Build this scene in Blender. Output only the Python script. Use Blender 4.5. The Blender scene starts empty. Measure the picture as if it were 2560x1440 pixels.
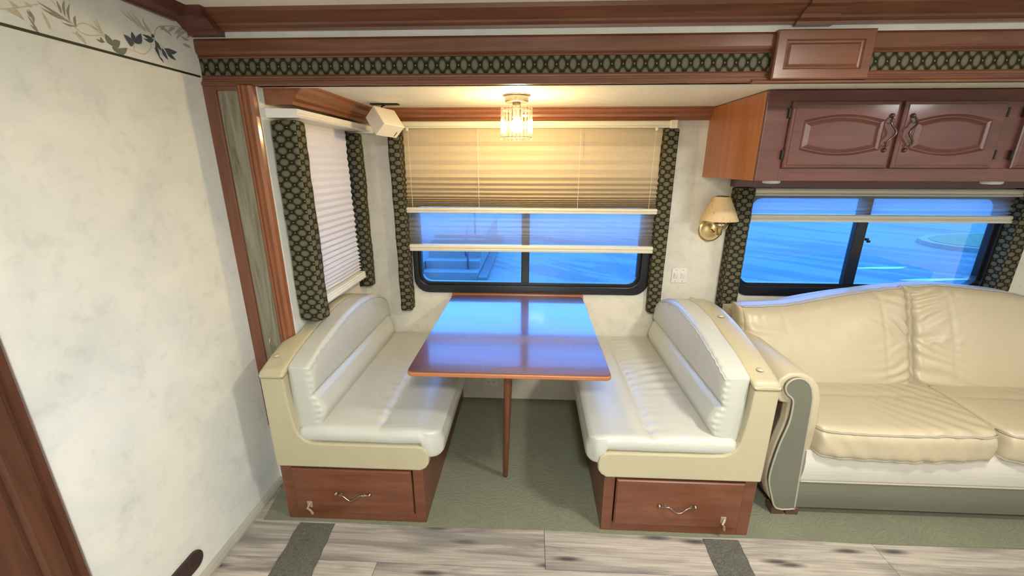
import bpy, bmesh, math, random
from math import sin, cos, pi, sqrt, radians
from mathutils import Vector, Matrix, noise
random.seed(7)
SC = bpy.context.scene
COL = SC.collection

# ------------------------------------------------------------------ camera
cam_d = bpy.data.cameras.new('camera')
cam = bpy.data.objects.new('camera', cam_d); COL.objects.link(cam)
cam_d.sensor_width = 36.0
cam_d.lens = 36.0 * 1028.234 / 2560.0
cam_d.clip_start = 0.02; cam_d.clip_end = 400
R_ = Vector((0.99894169, 0.0459639, 0.00167792)); U_ = Vector((-0.01482725, 0.28728105, 0.95773157)); B_ = Vector((0.04353905, -0.95674287, 0.28765853))
m = Matrix.Identity(4)
for i in range(3):
    m[i][0] = R_[i]; m[i][1] = U_[i]; m[i][2] = B_[i]
m.translation = Vector((0.01425, -2.41525, 1.49887))
cam.matrix_world = m
SC.camera = cam

# ------------------------------------------------------------------ view, world, lights
SC.view_settings.view_transform = 'Standard'
SC.view_settings.look = 'None'
SC.view_settings.gamma = 1.0
SC.view_settings.exposure = 0.0
SC.view_settings.use_curve_mapping = False
world = bpy.data.worlds.new('world'); SC.world = world; world.use_nodes = True
wn = world.node_tree.nodes; wl = world.node_tree.links
bg = wn['Background']; bg.inputs[1].default_value = SKY_STRENGTH = 1.0
tc = wn.new('ShaderNodeTexCoord'); sx = wn.new('ShaderNodeSeparateXYZ'); rp = wn.new('ShaderNodeValToRGB')
wl.new(tc.outputs['Generated'], sx.inputs[0]); wl.new(sx.outputs[2], rp.inputs[0]); wl.new(rp.outputs[0], bg.inputs[0])
rp.color_ramp.elements[0].position = 0.0; rp.color_ramp.elements[0].color = (0.55, 2.85, 9.0, 1)
rp.color_ramp.elements[1].position = 0.8; rp.color_ramp.elements[1].color = (0.48, 2.5, 8.3, 1)

def area_light(name, loc, size, power, color, rot=(0, 0, 0)):
    d = bpy.data.lights.new(name, 'AREA'); d.shape = 'DISK'; d.size = size; d.energy = power; d.color = color
    o = bpy.data.objects.new(name, d); o.location = loc; o.rotation_euler = rot; COL.objects.link(o)
    return o
area_light('ceiling_light', (1.15, -1.75, 1.97), 0.20, 31, (1.0, 0.94, 0.85))
area_light('ceiling_light', (0.1, -2.75, 1.97), 0.24, 56, (0.95, 0.99, 1.0))
area_light('ceiling_light', (3.1, -2.6, 1.97), 0.32, 31, (1.0, 0.97, 0.93))
LAMP_POWER = 60.0

# ------------------------------------------------------------------ material helpers
def new_mat(name):
    mt = bpy.data.materials.new(name); mt.use_nodes = True
    nt = mt.node_tree
    return mt, nt, nt.nodes['Principled BSDF']
def N(nt, typ, **kw):
    n = nt.nodes.new(typ)
    for k, v in kw.items():
        if hasattr(n, k) and not k.startswith('i_'): setattr(n, k, v)
    return n
def setin(n, **kw):
    for k, v in kw.items(): n.inputs[k.replace('_', ' ')].default_value = v
def mixc(nt, fac, a, b, mode='MIX'):
    n = nt.nodes.new('ShaderNodeMix'); n.data_type = 'RGBA'; n.blend_type = mode
    for sock, v in ((0, fac), (6, a), (7, b)):
        if hasattr(v, 'node'): nt.links.new(v, n.inputs[sock])
        elif sock == 0: n.inputs[0].default_value = v
        else: n.inputs[sock].default_value = (*v, 1) if len(v) == 3 else v
    return n.outputs[2]
def math_(nt, op, a, b=0.0):
    n = nt.nodes.new('ShaderNodeMath'); n.operation = op
    for i, v in ((0, a), (1, b)):
        if hasattr(v, 'node'): nt.links.new(v, n.inputs[i])
        else: n.inputs[i].default_value = v
    return n.outputs[0]
def coords(nt, scale=(1, 1, 1), kind='Object', rnd=0.0, loc=(0, 0, 0)):
    t = nt.nodes.new('ShaderNodeTexCoord'); mp = nt.nodes.new('ShaderNodeMapping')
    mp.inputs['Scale'].default_value = scale; mp.inputs['Location'].default_value = loc
    nt.links.new(t.outputs[kind], mp.inputs[0])
    if rnd:
        oi = nt.nodes.new('ShaderNodeObjectInfo'); va = nt.nodes.new('ShaderNodeVectorMath'); va.operation = 'ADD'
        cb = nt.nodes.new('ShaderNodeCombineXYZ')
        k = math_(nt, 'MULTIPLY', oi.outputs['Random'], rnd)
        for i in range(3): nt.links.new(k, cb.inputs[i])
        nt.links.new(mp.outputs[0], va.inputs[0]); nt.links.new(cb.outputs[0], va.inputs[1])
        return va.outputs[0]
    return mp.outputs[0]
def noise_(nt, vec, scale, detail=4, rough=0.55, dist=0.0):
    n = nt.nodes.new('ShaderNodeTexNoise'); nt.links.new(vec, n.inputs['Vector'])
    n.inputs['Scale'].default_value = scale; n.inputs['Detail'].default_value = detail
    n.inputs['Roughness'].default_value = rough; n.inputs['Distortion'].default_value = dist
    return n.outputs[0]
def ramp(nt, fac, stops):
    r = nt.nodes.new('ShaderNodeValToRGB'); nt.links.new(fac, r.inputs[0])
    el = r.color_ramp.elements
    el[0].position, el[0].color = stops[0][0], (*stops[0][1], 1)
    el[1].position, el[1].color = stops[-1][0], (*stops[-1][1], 1)
    for p, c in stops[1:-1]:
        e = el.new(p); e.color = (*c, 1)
    return r.outputs[0]
def bump(nt, bs, h, strength=0.2, dist=0.002):
    b = nt.nodes.new('ShaderNodeBump'); b.inputs['Strength'].default_value = strength; b.inputs['Distance'].default_value = dist
    nt.links.new(h, b.inputs['Height']); nt.links.new(b.outputs[0], bs.inputs['Normal'])
def g(v): return (v, v, v)

def plain(name, col, rough=0.5, metal=0.0, spec=0.5, var=0.06, coat=0.0):
    mt, nt, bs = new_mat(name)
    n = noise_(nt, coords(nt), 9, 3)
    c = mixc(nt, n, tuple(x * (1 - var) for x in col), tuple(min(1, x * (1 + var)) for x in col))
    nt.links.new(c, bs.inputs['Base Color'])
    setin(bs, Roughness=rough, Metallic=metal); bs.inputs['Specular IOR Level'].default_value = spec
    bs.inputs['Coat Weight'].default_value = coat; bs.inputs['Coat Roughness'].default_value = 0.1
    return mt
def wood(name, dark, mid, light, axis='X', rough=0.32, coat=0.3, scale=1.0, coat_ior=1.5, coat_rough=0.12, var=0.0):
    mt, nt, bs = new_mat(name)
    s = {'X': (1.2, 14, 14), 'Y': (14, 1.2, 14), 'Z': (14, 14, 1.2)}[axis]
    v = coords(nt, tuple(k * scale for k in s), rnd=7.0 if var else 0.0)
    n1 = noise_(nt, v, 1.6, 5, 0.6, 1.2)
    n2 = noise_(nt, v, 9, 3, 0.7, 0.3)
    c1 = ramp(nt, n1, [(0.25, dark), (0.5, mid), (0.75, light)])
    c = mixc(nt, math_(nt, 'MULTIPLY', n2, 0.5), c1, tuple(x * 0.6 for x in dark))
    nt.links.new(c, bs.inputs['Base Color'])
    setin(bs, Roughness=rough); bs.inputs['Coat Weight'].default_value = coat
    bs.inputs['Coat Roughness'].default_value = coat_rough; bs.inputs['Coat IOR'].default_value = coat_ior
    bump(nt, bs, n2, 0.08, 0.001)
    return mt
CH = ((0.11, 0.036, 0.016), (0.175, 0.062, 0.030), (0.24, 0.09, 0.045))
M = {}
for ax in 'XYZ':
    M['cherry' + ax] = wood('cherry_wood_' + ax, *CH, axis=ax)
    M['mahog' + ax] = wood('dimmed_cherry_cabinet_wood_' + ax, (0.08, 0.024, 0.017), (0.12, 0.038, 0.027), (0.165, 0.055, 0.038), axis=ax, rough=0.35)  # same cherry, darkened and cooled: dimmer bluish light put into the colour
    M['base' + ax] = wood('worn_bench_wood_' + ax, (0.115, 0.036, 0.015), (0.17, 0.056, 0.025), (0.22, 0.078, 0.036), axis=ax, rough=0.4, coat=0.15)
for ax in 'XYZ': M['inner' + ax] = wood('lamplit_cherry_moulding_' + ax, (0.18, 0.058, 0.022), (0.27, 0.092, 0.036), (0.35, 0.13, 0.055), axis=ax)  # cherry again, brightened: lamplight on these mouldings put into the colour
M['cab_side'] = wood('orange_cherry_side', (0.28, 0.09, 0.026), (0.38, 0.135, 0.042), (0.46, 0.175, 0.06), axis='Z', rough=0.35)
M['trim_dark'] = wood('dark_door_casing_wood', (0.06, 0.018, 0.007), (0.10, 0.032, 0.013), (0.14, 0.048, 0.02), axis='Z', rough=0.4)
M['table'] = wood('glossy_table_wood', (0.075, 0.026, 0.022), (0.11, 0.040, 0.034), (0.15, 0.058, 0.048), axis='X', rough=0.35, coat=1.0, coat_ior=1.62, coat_rough=0.10, scale=0.8)
nt = M['table'].node_tree; bs = nt.nodes['Principled BSDF']
sm_ = noise_(nt, coords(nt, (3, 5, 1)), 4, 5, 0.7, 1.5)
nt.links.new(ramp(nt, sm_, [(0.4, g(0.08)), (0.62, g(0.12)), (0.7, g(0.3))]), bs.inputs['Coat Roughness'])
nt.links.new(ramp(nt, sm_, [(0.0, g(1.0)), (0.64, g(1.0)), (0.72, g(0.6))]), bs.inputs['Coat Weight'])
M['table_edge'] = wood('table_edge_wood', (0.28, 0.09, 0.03), (0.42, 0.15, 0.05), (0.52, 0.2, 0.08), axis='X', rough=0.3, coat=0.5)

def wallpaper(name, a, b, c3, sc=5.0, tint=None):
    mt, nt, bs = new_mat(name)
    v = coords(nt)
    n1 = noise_(nt, v, sc, 6, 0.6, 0.8); n2 = noise_(nt, v, sc * 5, 5, 0.65, 0.4)
    c = ramp(nt, n1, [(0.32, a), (0.5, b), (0.68, c3)])
    d = ramp(nt, n2, [(0.30, g(0.88)), (0.46, g(0.98)), (0.7, g(1.0))])
    c = mixc(nt, 1.0, c, d, 'MULTIPLY')
    nt.links.new(c, bs.inputs['Base Color']); setin(bs, Roughness=0.5)
    bs.inputs['Specular IOR Level'].default_value = 0.3
    bump(nt, bs, n2, 0.15, 0.002)
    return mt
M['wall'] = wallpaper('mottled_cream_wallpaper', (0.62, 0.635, 0.59), (0.69, 0.69, 0.635), (0.75, 0.73, 0.655), 3.4)
M['wall_back'] = wallpaper('mottled_beige_wallpaper', (0.62, 0.59, 0.495), (0.69, 0.65, 0.545), (0.74, 0.69, 0.575), 4.5)
M['ceiling'] = wallpaper('cream_ceiling_vinyl', (0.83, 0.80, 0.70), (0.85, 0.82, 0.72), (0.87, 0.84, 0.74), 3.0)
M['white_trim'] = plain('cream_white_trim', (0.72, 0.69, 0.60), 0.45)

# jamb panel: grey green board with dark streaks and gold flecks
mt, nt, bs = new_mat('grey_green_streaked_panel')
v = coords(nt, (16, 16, 1.6)); n1 = noise_(nt, v, 1.4, 6, 0.6, 2.2)
c = ramp(nt, n1, [(0.30, (0.08, 0.065, 0.04)), (0.44, (0.19, 0.17, 0.115)), (0.62, (0.26, 0.24, 0.17))])
v2 = coords(nt, (40, 40, 9)); n2 = noise_(nt, v2, 1.0, 2, 0.5, 1.5)
c = mixc(nt, ramp(nt, n2, [(0.74, g(0)), (0.78, g(1))]), c, (0.75, 0.62, 0.35))
nt.links.new(c, bs.inputs['Base Color']); setin(bs, Roughness=0.55); M['panel'] = mt

# ogee fabric
def fabric(name, ang, pu, pv, swap):
    """staggered light ovals on a dark olive ground, dots between; u across, v along."""
    mt, nt, bs = new_mat(name)
    uv = N(nt, 'ShaderNodeUVMap'); sep = N(nt, 'ShaderNodeSeparateXYZ'); nt.links.new(uv.outputs[0], sep.inputs[0])
    U = math_(nt, 'DIVIDE', sep.outputs[0], pu); V = math_(nt, 'DIVIDE', sep.outputs[1], pv)
    def cell(du, dv):
        a = math_(nt, 'SUBTRACT', math_(nt, 'FRACT', math_(nt, 'ADD', U, du)), 0.5)
        b = math_(nt, 'SUBTRACT', math_(nt, 'FRACT', math_(nt, 'ADD', V, dv)), 0.5)
        return math_(nt, 'SQRT', math_(nt, 'ADD', math_(nt, 'MULTIPLY', a, a), math_(nt, 'MULTIPLY', b, b)))
    o = math_(nt, 'MINIMUM', cell(0, 0), cell(0.5, 0.5))
    d = math_(nt, 'MINIMUM', cell(0.5, 0), cell(0, 0.5))
    n = noise_(nt, coords(nt), 60, 3)
    oo = math_(nt, 'ADD', o, math_(nt, 'MULTIPLY', math_(nt, 'SUBTRACT', n, 0.5), 0.05))
    c = ramp(nt, oo, [(0.0, (0.135, 0.128, 0.082)), (0.24, (0.115, 0.108, 0.066)), (0.30, (0.022, 0.020, 0.010)), (0.325, (0.050, 0.042, 0.017)), (0.35, (0.014, 0.012, 0.006)), (0.5, (0.016, 0.014, 0.007))])
    c = mixc(nt, ramp(nt, d, [(0.035, g(1)), (0.055, g(0))]), c, (0.26, 0.24, 0.15))
    nt.links.new(c, bs.inputs['Base Color']); setin(bs, Roughness=0.75)
    bs.inputs['Specular IOR Level'].default_value = 0.15
    w = noise_(nt, coords(nt), 300, 2)
    bump(nt, bs, w, 0.3, 0.001)
    return mt
M['fab_leg'] = fabric('olive_oval_fabric', 0, 0.060, 0.043, False)
M['fab_band'] = fabric('olive_oval_fabric_band', 0, 0.0385, 0.0612, False)

def leather(name, col, rough=0.44, cw=0.45, cr=0.32):
    mt, nt, bs = new_mat(name)
    v = coords(nt)
    n1 = noise_(nt, v, 3.0, 4, 0.6); n2 = noise_(nt, v, 220, 3, 0.6)
    c = mixc(nt, n1, tuple(x * 0.88 for x in col), tuple(min(1, x * 1.08) for x in col))
    nt.links.new(c, bs.inputs['Base Color']); setin(bs, Roughness=rough)
    bs.inputs['Specular IOR Level'].default_value = 0.4
    bs.inputs['Coat Weight'].default_value = cw; bs.inputs['Coat Roughness'].default_value = cr; bs.inputs['Coat IOR'].default_value = 1.7
    bump(nt, bs, n2, 0.10, 0.0006)
    return mt
M['cushion'] = leather('pale_cream_leather', (0.49, 0.49, 0.425))
M['frame_leather'] = leather('buff_vinyl', (0.44, 0.39, 0.25), 0.42)
M['sofa'] = leather('cream_sofa_leather', (0.48, 0.41, 0.275), 0.55, 0.40, 0.36)
M['sofa_rail'] = leather('white_sofa_leather', (0.60, 0.57, 0.50), 0.5, 0.25, 0.35)
M['sofa_green'] = leather('sage_green_leather', (0.135, 0.14, 0.10), 0.42)
M['piping'] = plain('cream_piping', (0.38, 0.35, 0.27), 0.45)

# carpet
mt, nt, bs = new_mat('carved_green_carpet')
v = coords(nt); n0 = noise_(nt, v, 5.5, 2)
va = N(nt, 'ShaderNodeVectorMath'); va.operation = 'ADD'; sc_ = N(nt, 'ShaderNodeVectorMath'); sc_.operation = 'SCALE'
nn = N(nt, 'ShaderNodeTexNoise'); nt.links.new(v, nn.inputs['Vector']); nn.inputs['Scale'].default_value = 6
nt.links.new(nn.outputs['Color'], sc_.inputs[0]); sc_.inputs['Scale'].default_value = 0.35
nt.links.new(v, va.inputs[0]); nt.links.new(sc_.outputs[0], va.inputs[1])
wv = N(nt, 'ShaderNodeTexWave'); wv.wave_type = 'RINGS'; wv.rings_direction = 'SPHERICAL'; nt.links.new(va.outputs[0], wv.inputs['Vector']); wv.inputs['Scale'].default_value = 11; wv.inputs['Distortion'].default_value = 9; wv.inputs['Detail'].default_value = 3; wv.inputs['Detail Scale'].default_value = 2
nf = noise_(nt, v, 260, 3, 0.7)
c = mixc(nt, ramp(nt, wv.outputs[0], [(0.25, g(0)), (0.6, g(1))]), (0.195, 0.20, 0.135), (0.215, 0.22, 0.15))
c = mixc(nt, math_(nt, 'MULTIPLY', nf, 0.55), c, (0.125, 0.13, 0.085))
n3 = noise_(nt, v, 3, 3); c = mixc(nt, ramp(nt, n3, [(0.5, g(0)), (0.75, g(0.4))]), c, (0.26, 0.25, 0.15))
nt.links.new(c, bs.inputs['Base Color']); setin(bs, Roughness=0.95); bs.inputs['Specular IOR Level'].default_value = 0.1
bump(nt, bs, math_(nt, 'ADD', math_(nt, 'MULTIPLY', wv.outputs[0], 0.5), nf), 0.45, 0.004); M['carpet'] = mt

mt, nt, bs = new_mat('dark_grey_carpet_strip')
v = coords(nt); nf = ramp(nt, noise_(nt, v, 150, 4, 0.8), [(0.35, g(0)), (0.65, g(1))]); n2 = noise_(nt, v, 8, 3)
c = mixc(nt, nf, (0.035, 0.034, 0.028), (0.15, 0.145, 0.115)); c = mixc(nt, math_(nt, 'MULTIPLY', n2, .5), c, (0.17, 0.16, 0.12))
nt.links.new(c, bs.inputs['Base Color']); setin(bs, Roughness=0.95); bump(nt, bs, nf, 0.6, 0.004); M['strip'] = mt

# planks
mt, nt, bs = new_mat('weathered_grey_plank')
v = coords(nt, (1.0, 1.0, 1.0), rnd=13.0)
def st(s):
    mp = N(nt, 'ShaderNodeMapping'); mp.inputs['Scale'].default_value = s; nt.links.new(v, mp.inputs[0]); return mp.outputs[0]
n1 = noise_(nt, st((1.1, 15, 3)), 1.4, 6, 0.65, 0.8)
c = ramp(nt, n1, [(0.26, (0.10, 0.09, 0.08)), (0.40, (0.25, 0.22, 0.185)), (0.52, (0.40, 0.355, 0.295)), (0.75, (0.51, 0.445, 0.37))])
n2 = noise_(nt, st((3, 90, 3)), 1.5, 3, 0.6, 0.4)
c = mixc(nt, ramp(nt, n2, [(0.42, g(0.0)), (0.66, g(0.55))]), c, (0.20, 0.17, 0.14))
vo = N(nt, 'ShaderNodeTexVoronoi'); vo.voronoi_dimensions = '2D'; nt.links.new(st((2.1, 11, 1)), vo.inputs['Vector']); vo.inputs['Scale'].default_value = 1.0
c = mixc(nt, ramp(nt, vo.outputs['Distance'], [(0.045, g(0.92)), (0.16, g(0))]), c, (0.055, 0.048, 0.042))
nb = noise_(nt, st((1.1, 5, 1)), 1.3, 2, 0.5)
c = mixc(nt, ramp(nt, nb, [(0.54, g(0)), (0.64, g(0.7))]), c, (0.15, 0.14, 0.13))
nt.links.new(c, bs.inputs['Base Color']); setin(bs, Roughness=0.42); bump(nt, bs, n2, 0.15, 0.001); M['plank'] = mt

# blinds
def shade_mat(name, col, transl, transp, rough=0.8):
    mt = bpy.data.materials.new(name); mt.use_nodes = True; nt = mt.node_tree; nt.nodes.clear()
    out = N(nt, 'ShaderNodeOutputMaterial'); df = N(nt, 'ShaderNodeBsdfDiffuse'); tl = N(nt, 'ShaderNodeBsdfTranslucent'); tp = N(nt, 'ShaderNodeBsdfTransparent')
    n = noise_(nt, coords(nt, (4, 4, 40)), 6, 3)
    c = mixc(nt, n, tuple(x * 0.92 for x in col), col)
    nt.links.new(c, df.inputs[0]); nt.links.new(c, tl.inputs[0])
    m1 = N(nt, 'ShaderNodeMixShader'); m1.inputs[0].default_value = transl; nt.links.new(df.outputs[0], m1.inputs[1]); nt.links.new(tl.outputs[0], m1.inputs[2])
    m2 = N(nt, 'ShaderNodeMixShader'); m2.inputs[0].default_value = transp; nt.links.new(m1.outputs[0], m2.inputs[1]); nt.links.new(tp.outputs[0], m2.inputs[2])
    nt.links.new(m2.outputs[0], out.inputs[0]); return mt
M['night'] = shade_mat('tan_pleated_fabric', (0.55, 0.45, 0.31), 0.0, 0.0)
M['day'] = shade_mat('sheer_white_pleated_fabric', (0.72, 0.68, 0.64), 0.60, 0.48)
M['left_shade'] = shade_mat('off_white_pleated_fabric', (0.74, 0.73, 0.75), 0.03, 0.0)
M['rail'] = plain('ivory_blind_rail', (0.68, 0.64, 0.52), 0.35)
M['rail_white'] = plain('white_blind_rail', (0.76, 0.74, 0.69), 0.35)
M['cord'] = plain('ivory_cord', (0.72, 0.66, 0.5), 0.6)

# glass: real thin pane, tinted
mt = bpy.data.materials.new('tinted_window_glass'); mt.use_nodes = True; nt = mt.node_tree; nt.nodes.clear()
out = N(nt, 'ShaderNodeOutputMaterial'); tp = N(nt, 'ShaderNodeBsdfTransparent'); tp.inputs[0].default_value = (0.93, 0.96, 0.97, 1)
gl = N(nt, 'ShaderNodeBsdfGlossy'); gl.inputs['Roughness'].default_value = 0.02
fr = N(nt, 'ShaderNodeFresnel'); fr.inputs[0].default_value = 1.35; mx = N(nt, 'ShaderNodeMixShader')
nt.links.new(fr.outputs[0], mx.inputs[0]); nt.links.new(tp.outputs[0], mx.inputs[1]); nt.links.new(gl.outputs[0], mx.inputs[2]); nt.links.new(mx.outputs[0], out.inputs[0]); M['glass'] = mt
mt = bpy.data.materials.new('cut_crystal'); mt.use_nodes = True; nt = mt.node_tree; nt.nodes.clear()
out = N(nt, 'ShaderNodeOutputMaterial'); tp = N(nt, 'ShaderNodeBsdfTransparent'); tp.inputs[0].default_value = (0.97, 0.95, 0.9, 1)
gl = N(nt, 'ShaderNodeBsdfGlossy'); gl.inputs['Roughness'].default_value = 0.08; tl = N(nt, 'ShaderNodeBsdfTranslucent'); tl.inputs[0].default_value = (1, .95, .85, 1)
lw = N(nt, 'ShaderNodeLayerWeight'); lw.inputs[0].default_value = 0.35; mx = N(nt, 'ShaderNodeMixShader'); m0 = N(nt, 'ShaderNodeMixShader'); m0.inputs[0].default_value = 0.015
nt.links.new(tp.outputs[0], m0.inputs[1]); nt.links.new(tl.outputs[0], m0.inputs[2])
nt.links.new(lw.outputs['Facing'], mx.inputs[0]); nt.links.new(m0.outputs[0], mx.inputs[1]); nt.links.new(gl.outputs[0], mx.inputs[2]); nt.links.new(mx.outputs[0], out.inputs[0]); M['crystal'] = mt
mt, nt, bs = new_mat('lit_bulb'); bs.inputs['Emission Color'].default_value = (1.0, 0.74, 0.36, 1); bs.inputs['Emission Strength'].default_value = 540.0; M['bulb'] = mt

M['black'] = plain('black_window_frame', (0.006, 0.007, 0.010), 0.3, 0.0, 0.5)
M['white_plastic'] = plain('white_plastic', (0.74, 0.71, 0.64), 0.4)
M['speaker'] = plain('off_white_speaker_plastic', (0.74, 0.70, 0.62), 0.45)
M['brass'] = plain('brushed_brass', (0.72, 0.55, 0.28), 0.28, 1.0)
M['nickel'] = plain('satin_nickel', (0.42, 0.37, 0.30), 0.32, 1.0)
M['bronze'] = plain('dark_bronze', (0.14, 0.09, 0.07), 0.3, 0.9)
M['pull'] = plain('aged_pewter', (0.30, 0.22, 0.17), 0.28, 1.0)
M['dark'] = plain('dark_metal', (0.02, 0.018, 0.016), 0.4, 0.5)
M['dark_plate'] = plain('dark_brown_plastic', (0.035, 0.018, 0.015), 0.4)
M['baseboard'] = plain('grey_beige_quarter_round', (0.36, 0.33, 0.27), 0.5, var=0.15)
M['lens'] = plain('frosted_white_lens', (0.8, 0.8, 0.78), 0.3)
M['hardware'] = plain('clear_tarnished_latch', (0.55, 0.42, 0.30), 0.3, 0.6)
M['green_line'] = plain('dark_green_painted_line', (0.022, 0.030, 0.016), 0.5)
M['foot'] = plain('dark_sofa_foot_wood', (0.10, 0.05, 0.035), 0.4)
M['outer'] = plain('dark_underside', (0.05, 0.05, 0.05), 0.8)
M['sofa_side_shade'] = plain('shaded_sofa_side_leather', (0.10, 0.06, 0.045), 0.8)  # sofa leather darkened, with the shade beside the bench painted in
for k, c_ in {'b': (0.27, 0.24, 0.18), 't': (0.52, 0.46, 0.33), 'g': (0.16, 0.17, 0.12), 'd': (0.075, 0.09, 0.095), 'm': (0.40, 0.35, 0.29)}.items():
    M['leaf_' + k] = plain('print_ink_' + k, c_, 0.55, var=0.25)
# parchment lampshade
mt, nt, bs = new_mat('parchment_shade'); v = coords(nt)
n1 = noise_(nt, v, 26, 6, 0.75, 1.0); n2 = noise_(nt, v, 60, 2)
c = ramp(nt, n1, [(0.30, (0.36, 0.22, 0.09)), (0.40, (0.62, 0.45, 0.24)), (0.6, (0.70, 0.53, 0.30))])
c = mixc(nt, ramp(nt, n2, [(0.76, g(0)), (0.79, g(0.8))]), c, (0.15, 0.08, 0.04))
nt.links.new(c, bs.inputs['Base Color']); setin(bs, Roughness=0.7); M['parchment'] = mt
# outside
mt, nt, bs = new_mat('wet_stained_concrete'); v = coords(nt)
m0_ = N(nt, 'ShaderNodeMapping'); m0_.inputs['Rotation'].default_value = (0, 0, 0.75); nt.links.new(v, m0_.inputs[0]); mp = N(nt, 'ShaderNodeMapping'); mp.inputs['Scale'].default_value = (0.16, 0.9, 1); nt.links.new(m0_.outputs[0], mp.inputs[0])
n1 = noise_(nt, mp.outputs[0], 0.9, 6, 0.62, 1.2); n2 = noise_(nt, v, 6, 5, 0.7)
c = ramp(nt, n1, [(0.30, (0.030, 0.034, 0.031)), (0.45, (0.055, 0.059, 0.055)), (0.50, (0.096, 0.104, 0.090)), (0.8, (0.112, 0.120, 0.102))])
c = mixc(nt, 1.0, c, ramp(nt, n2, [(0.3, g(0.8)), (0.6, g(1.0))]), 'MULTIPLY')
nt.links.new(c, bs.inputs['Base Color']); setin(bs, Roughness=0.6); M['ground'] = mt
M['concrete'] = plain('pale_concrete', (0.12, 0.125, 0.115), 0.8, var=0.12)
M['concrete2'] = plain('darker_concrete', (0.085, 0.088, 0.085), 0.8, var=0.12)
M['curb'] = plain('painted_curb', (0.17, 0.165, 0.15), 0.7)
M['grass'] = plain('grass_soil', (0.14, 0.14, 0.055), 0.9, var=0.3)
M['rail_steel'] = plain('dark_handrail', (0.05, 0.06, 0.09), 0.5)
mt, nt, bs = new_mat('puddle_water'); setin(bs, Roughness=0.03); bs.inputs['Base Color'].default_value = (0.03, 0.035, 0.04, 1); bs.inputs['IOR'].default_value = 1.8; M['water'] = mt
M['lino'] = plain('subfloor', (0.1, 0.09, 0.08), 0.8)

# ------------------------------------------------------------------ object helpers
def obj(name, bm, mat, parent=None, smooth=False, kind=None, bevel=0.0, sub=0, autosmooth=None):
    me = bpy.data.meshes.new(name); bmesh.ops.recalc_face_normals(bm, faces=bm.faces)
    bm.to_mesh(me); bm.free()
    mats = mat if isinstance(mat, (list, tuple)) else [mat]
    for k in mats: me.materials.append(k)
    o = bpy.data.objects.new(name, me); COL.objects.link(o)
    if parent is not None:
        o.parent = parent
        o.matrix_parent_inverse = Matrix.Translation(-parent.location) if parent.type == 'EMPTY' and parent.parent is None else Matrix.Identity(4)
    if smooth:
        for p in me.polygons: p.use_smooth = True
    if bevel:
        md = o.modifiers.new('bevel', 'BEVEL'); md.width = bevel; md.segments = 2; md.limit_method = 'ANGLE'; md.angle_limit = radians(40)
    if sub:
        md = o.modifiers.new('sub', 'SUBSURF'); md.levels = sub; md.render_levels = sub
    if kind: o['kind'] = kind
    return o
def tag(o, label, cat, group=None):
    o['label'] = label; o['category'] = cat
    if group: o['group'] = group
    return o
def thing(name, label, cat, loc=(0, 0, 0), group=None):
    o = bpy.data.objects.new(name, None); o.location = loc; o.empty_display_size = 0.05; COL.objects.link(o)
    return tag(o, label, cat, group)
def structure(o): o['kind'] = 'structure'; return o
def box(bm, x0, x1, y0, y1, z0, z1):
    vs = [bm.verts.new((x, y, z)) for x in (x0, x1) for y in (y0, y1) for z in (z0, z1)]
    for f in ((0, 1, 3, 2), (4, 6, 7, 5), (0, 4, 5, 1), (2, 3, 7, 6), (0, 2, 6, 4), (1, 5, 7, 3)):
        bm.faces.new([vs[i] for i in f])
def bx(*a):
    bm = bmesh.new()
    for i in range(0, len(a), 6): box(bm, *a[i:i + 6])
    return bm
def prism(bm, pts, axis, a, b, a_off=None):
    """extrude a closed 2-D outline along axis. pts are the other two coords in xyz order"""
    def P(p, t):
        return {'X': (t, p[0], p[1]), 'Y': (p[0], t, p[1]), 'Z': (p[0], p[1], t)}[axis]
    va = [bm.verts.new(P(p, a)) for p in pts]; vb = [bm.verts.new(P(p, b)) for p in pts]
    n = len(pts)
    for i in range(n): bm.faces.new((va[i], va[(i + 1) % n], vb[(i + 1) % n], vb[i]))
    bm.faces.new(va); bm.faces.new(vb[::-1])
def pr_(pts, axis, a, b):
    bm = bmesh.new(); prism(bm, pts, axis, a, b); return bm
def tube(bm, path, rad, n=8, closed=False, caps=True):
    path = [Vector(p) for p in path]; rings = []
    L = len(path); prev = None
    for i, p in enumerate(path):
        if closed: t = path[(i + 1) % L] - path[i - 1]
        else: t = path[min(i + 1, L - 1)] - path[max(i - 1, 0)]
        t.normalize()
        if prev is None:
            a = Vector((0, 0, 1)) if abs(t.z) < 0.9 else Vector((1, 0, 0))
            u = t.cross(a).normalized()
        else:
            u = (prev - t * prev.dot(t)).normalized()
        prev = u; w = t.cross(u)
        r = rad[i] if isinstance(rad, (list, tuple)) else rad
        rings.append([bm.verts.new(p + (u * cos(2 * pi * k / n) + w * sin(2 * pi * k / n)) * r) for k in range(n)])
    for i in range(L if closed else L - 1):
        A, Bq = rings[i], rings[(i + 1) % L]
        for k in range(n): bm.faces.new((A[k], A[(k + 1) % n], Bq[(k + 1) % n], Bq[k]))
    if caps and not closed: bm.faces.new(rings[0][::-1]); bm.faces.new(rings[-1])
def tb(path, rad, n=8, closed=False):
    bm = bmesh.new(); tube(bm, path, rad, n, closed); return bm
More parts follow.
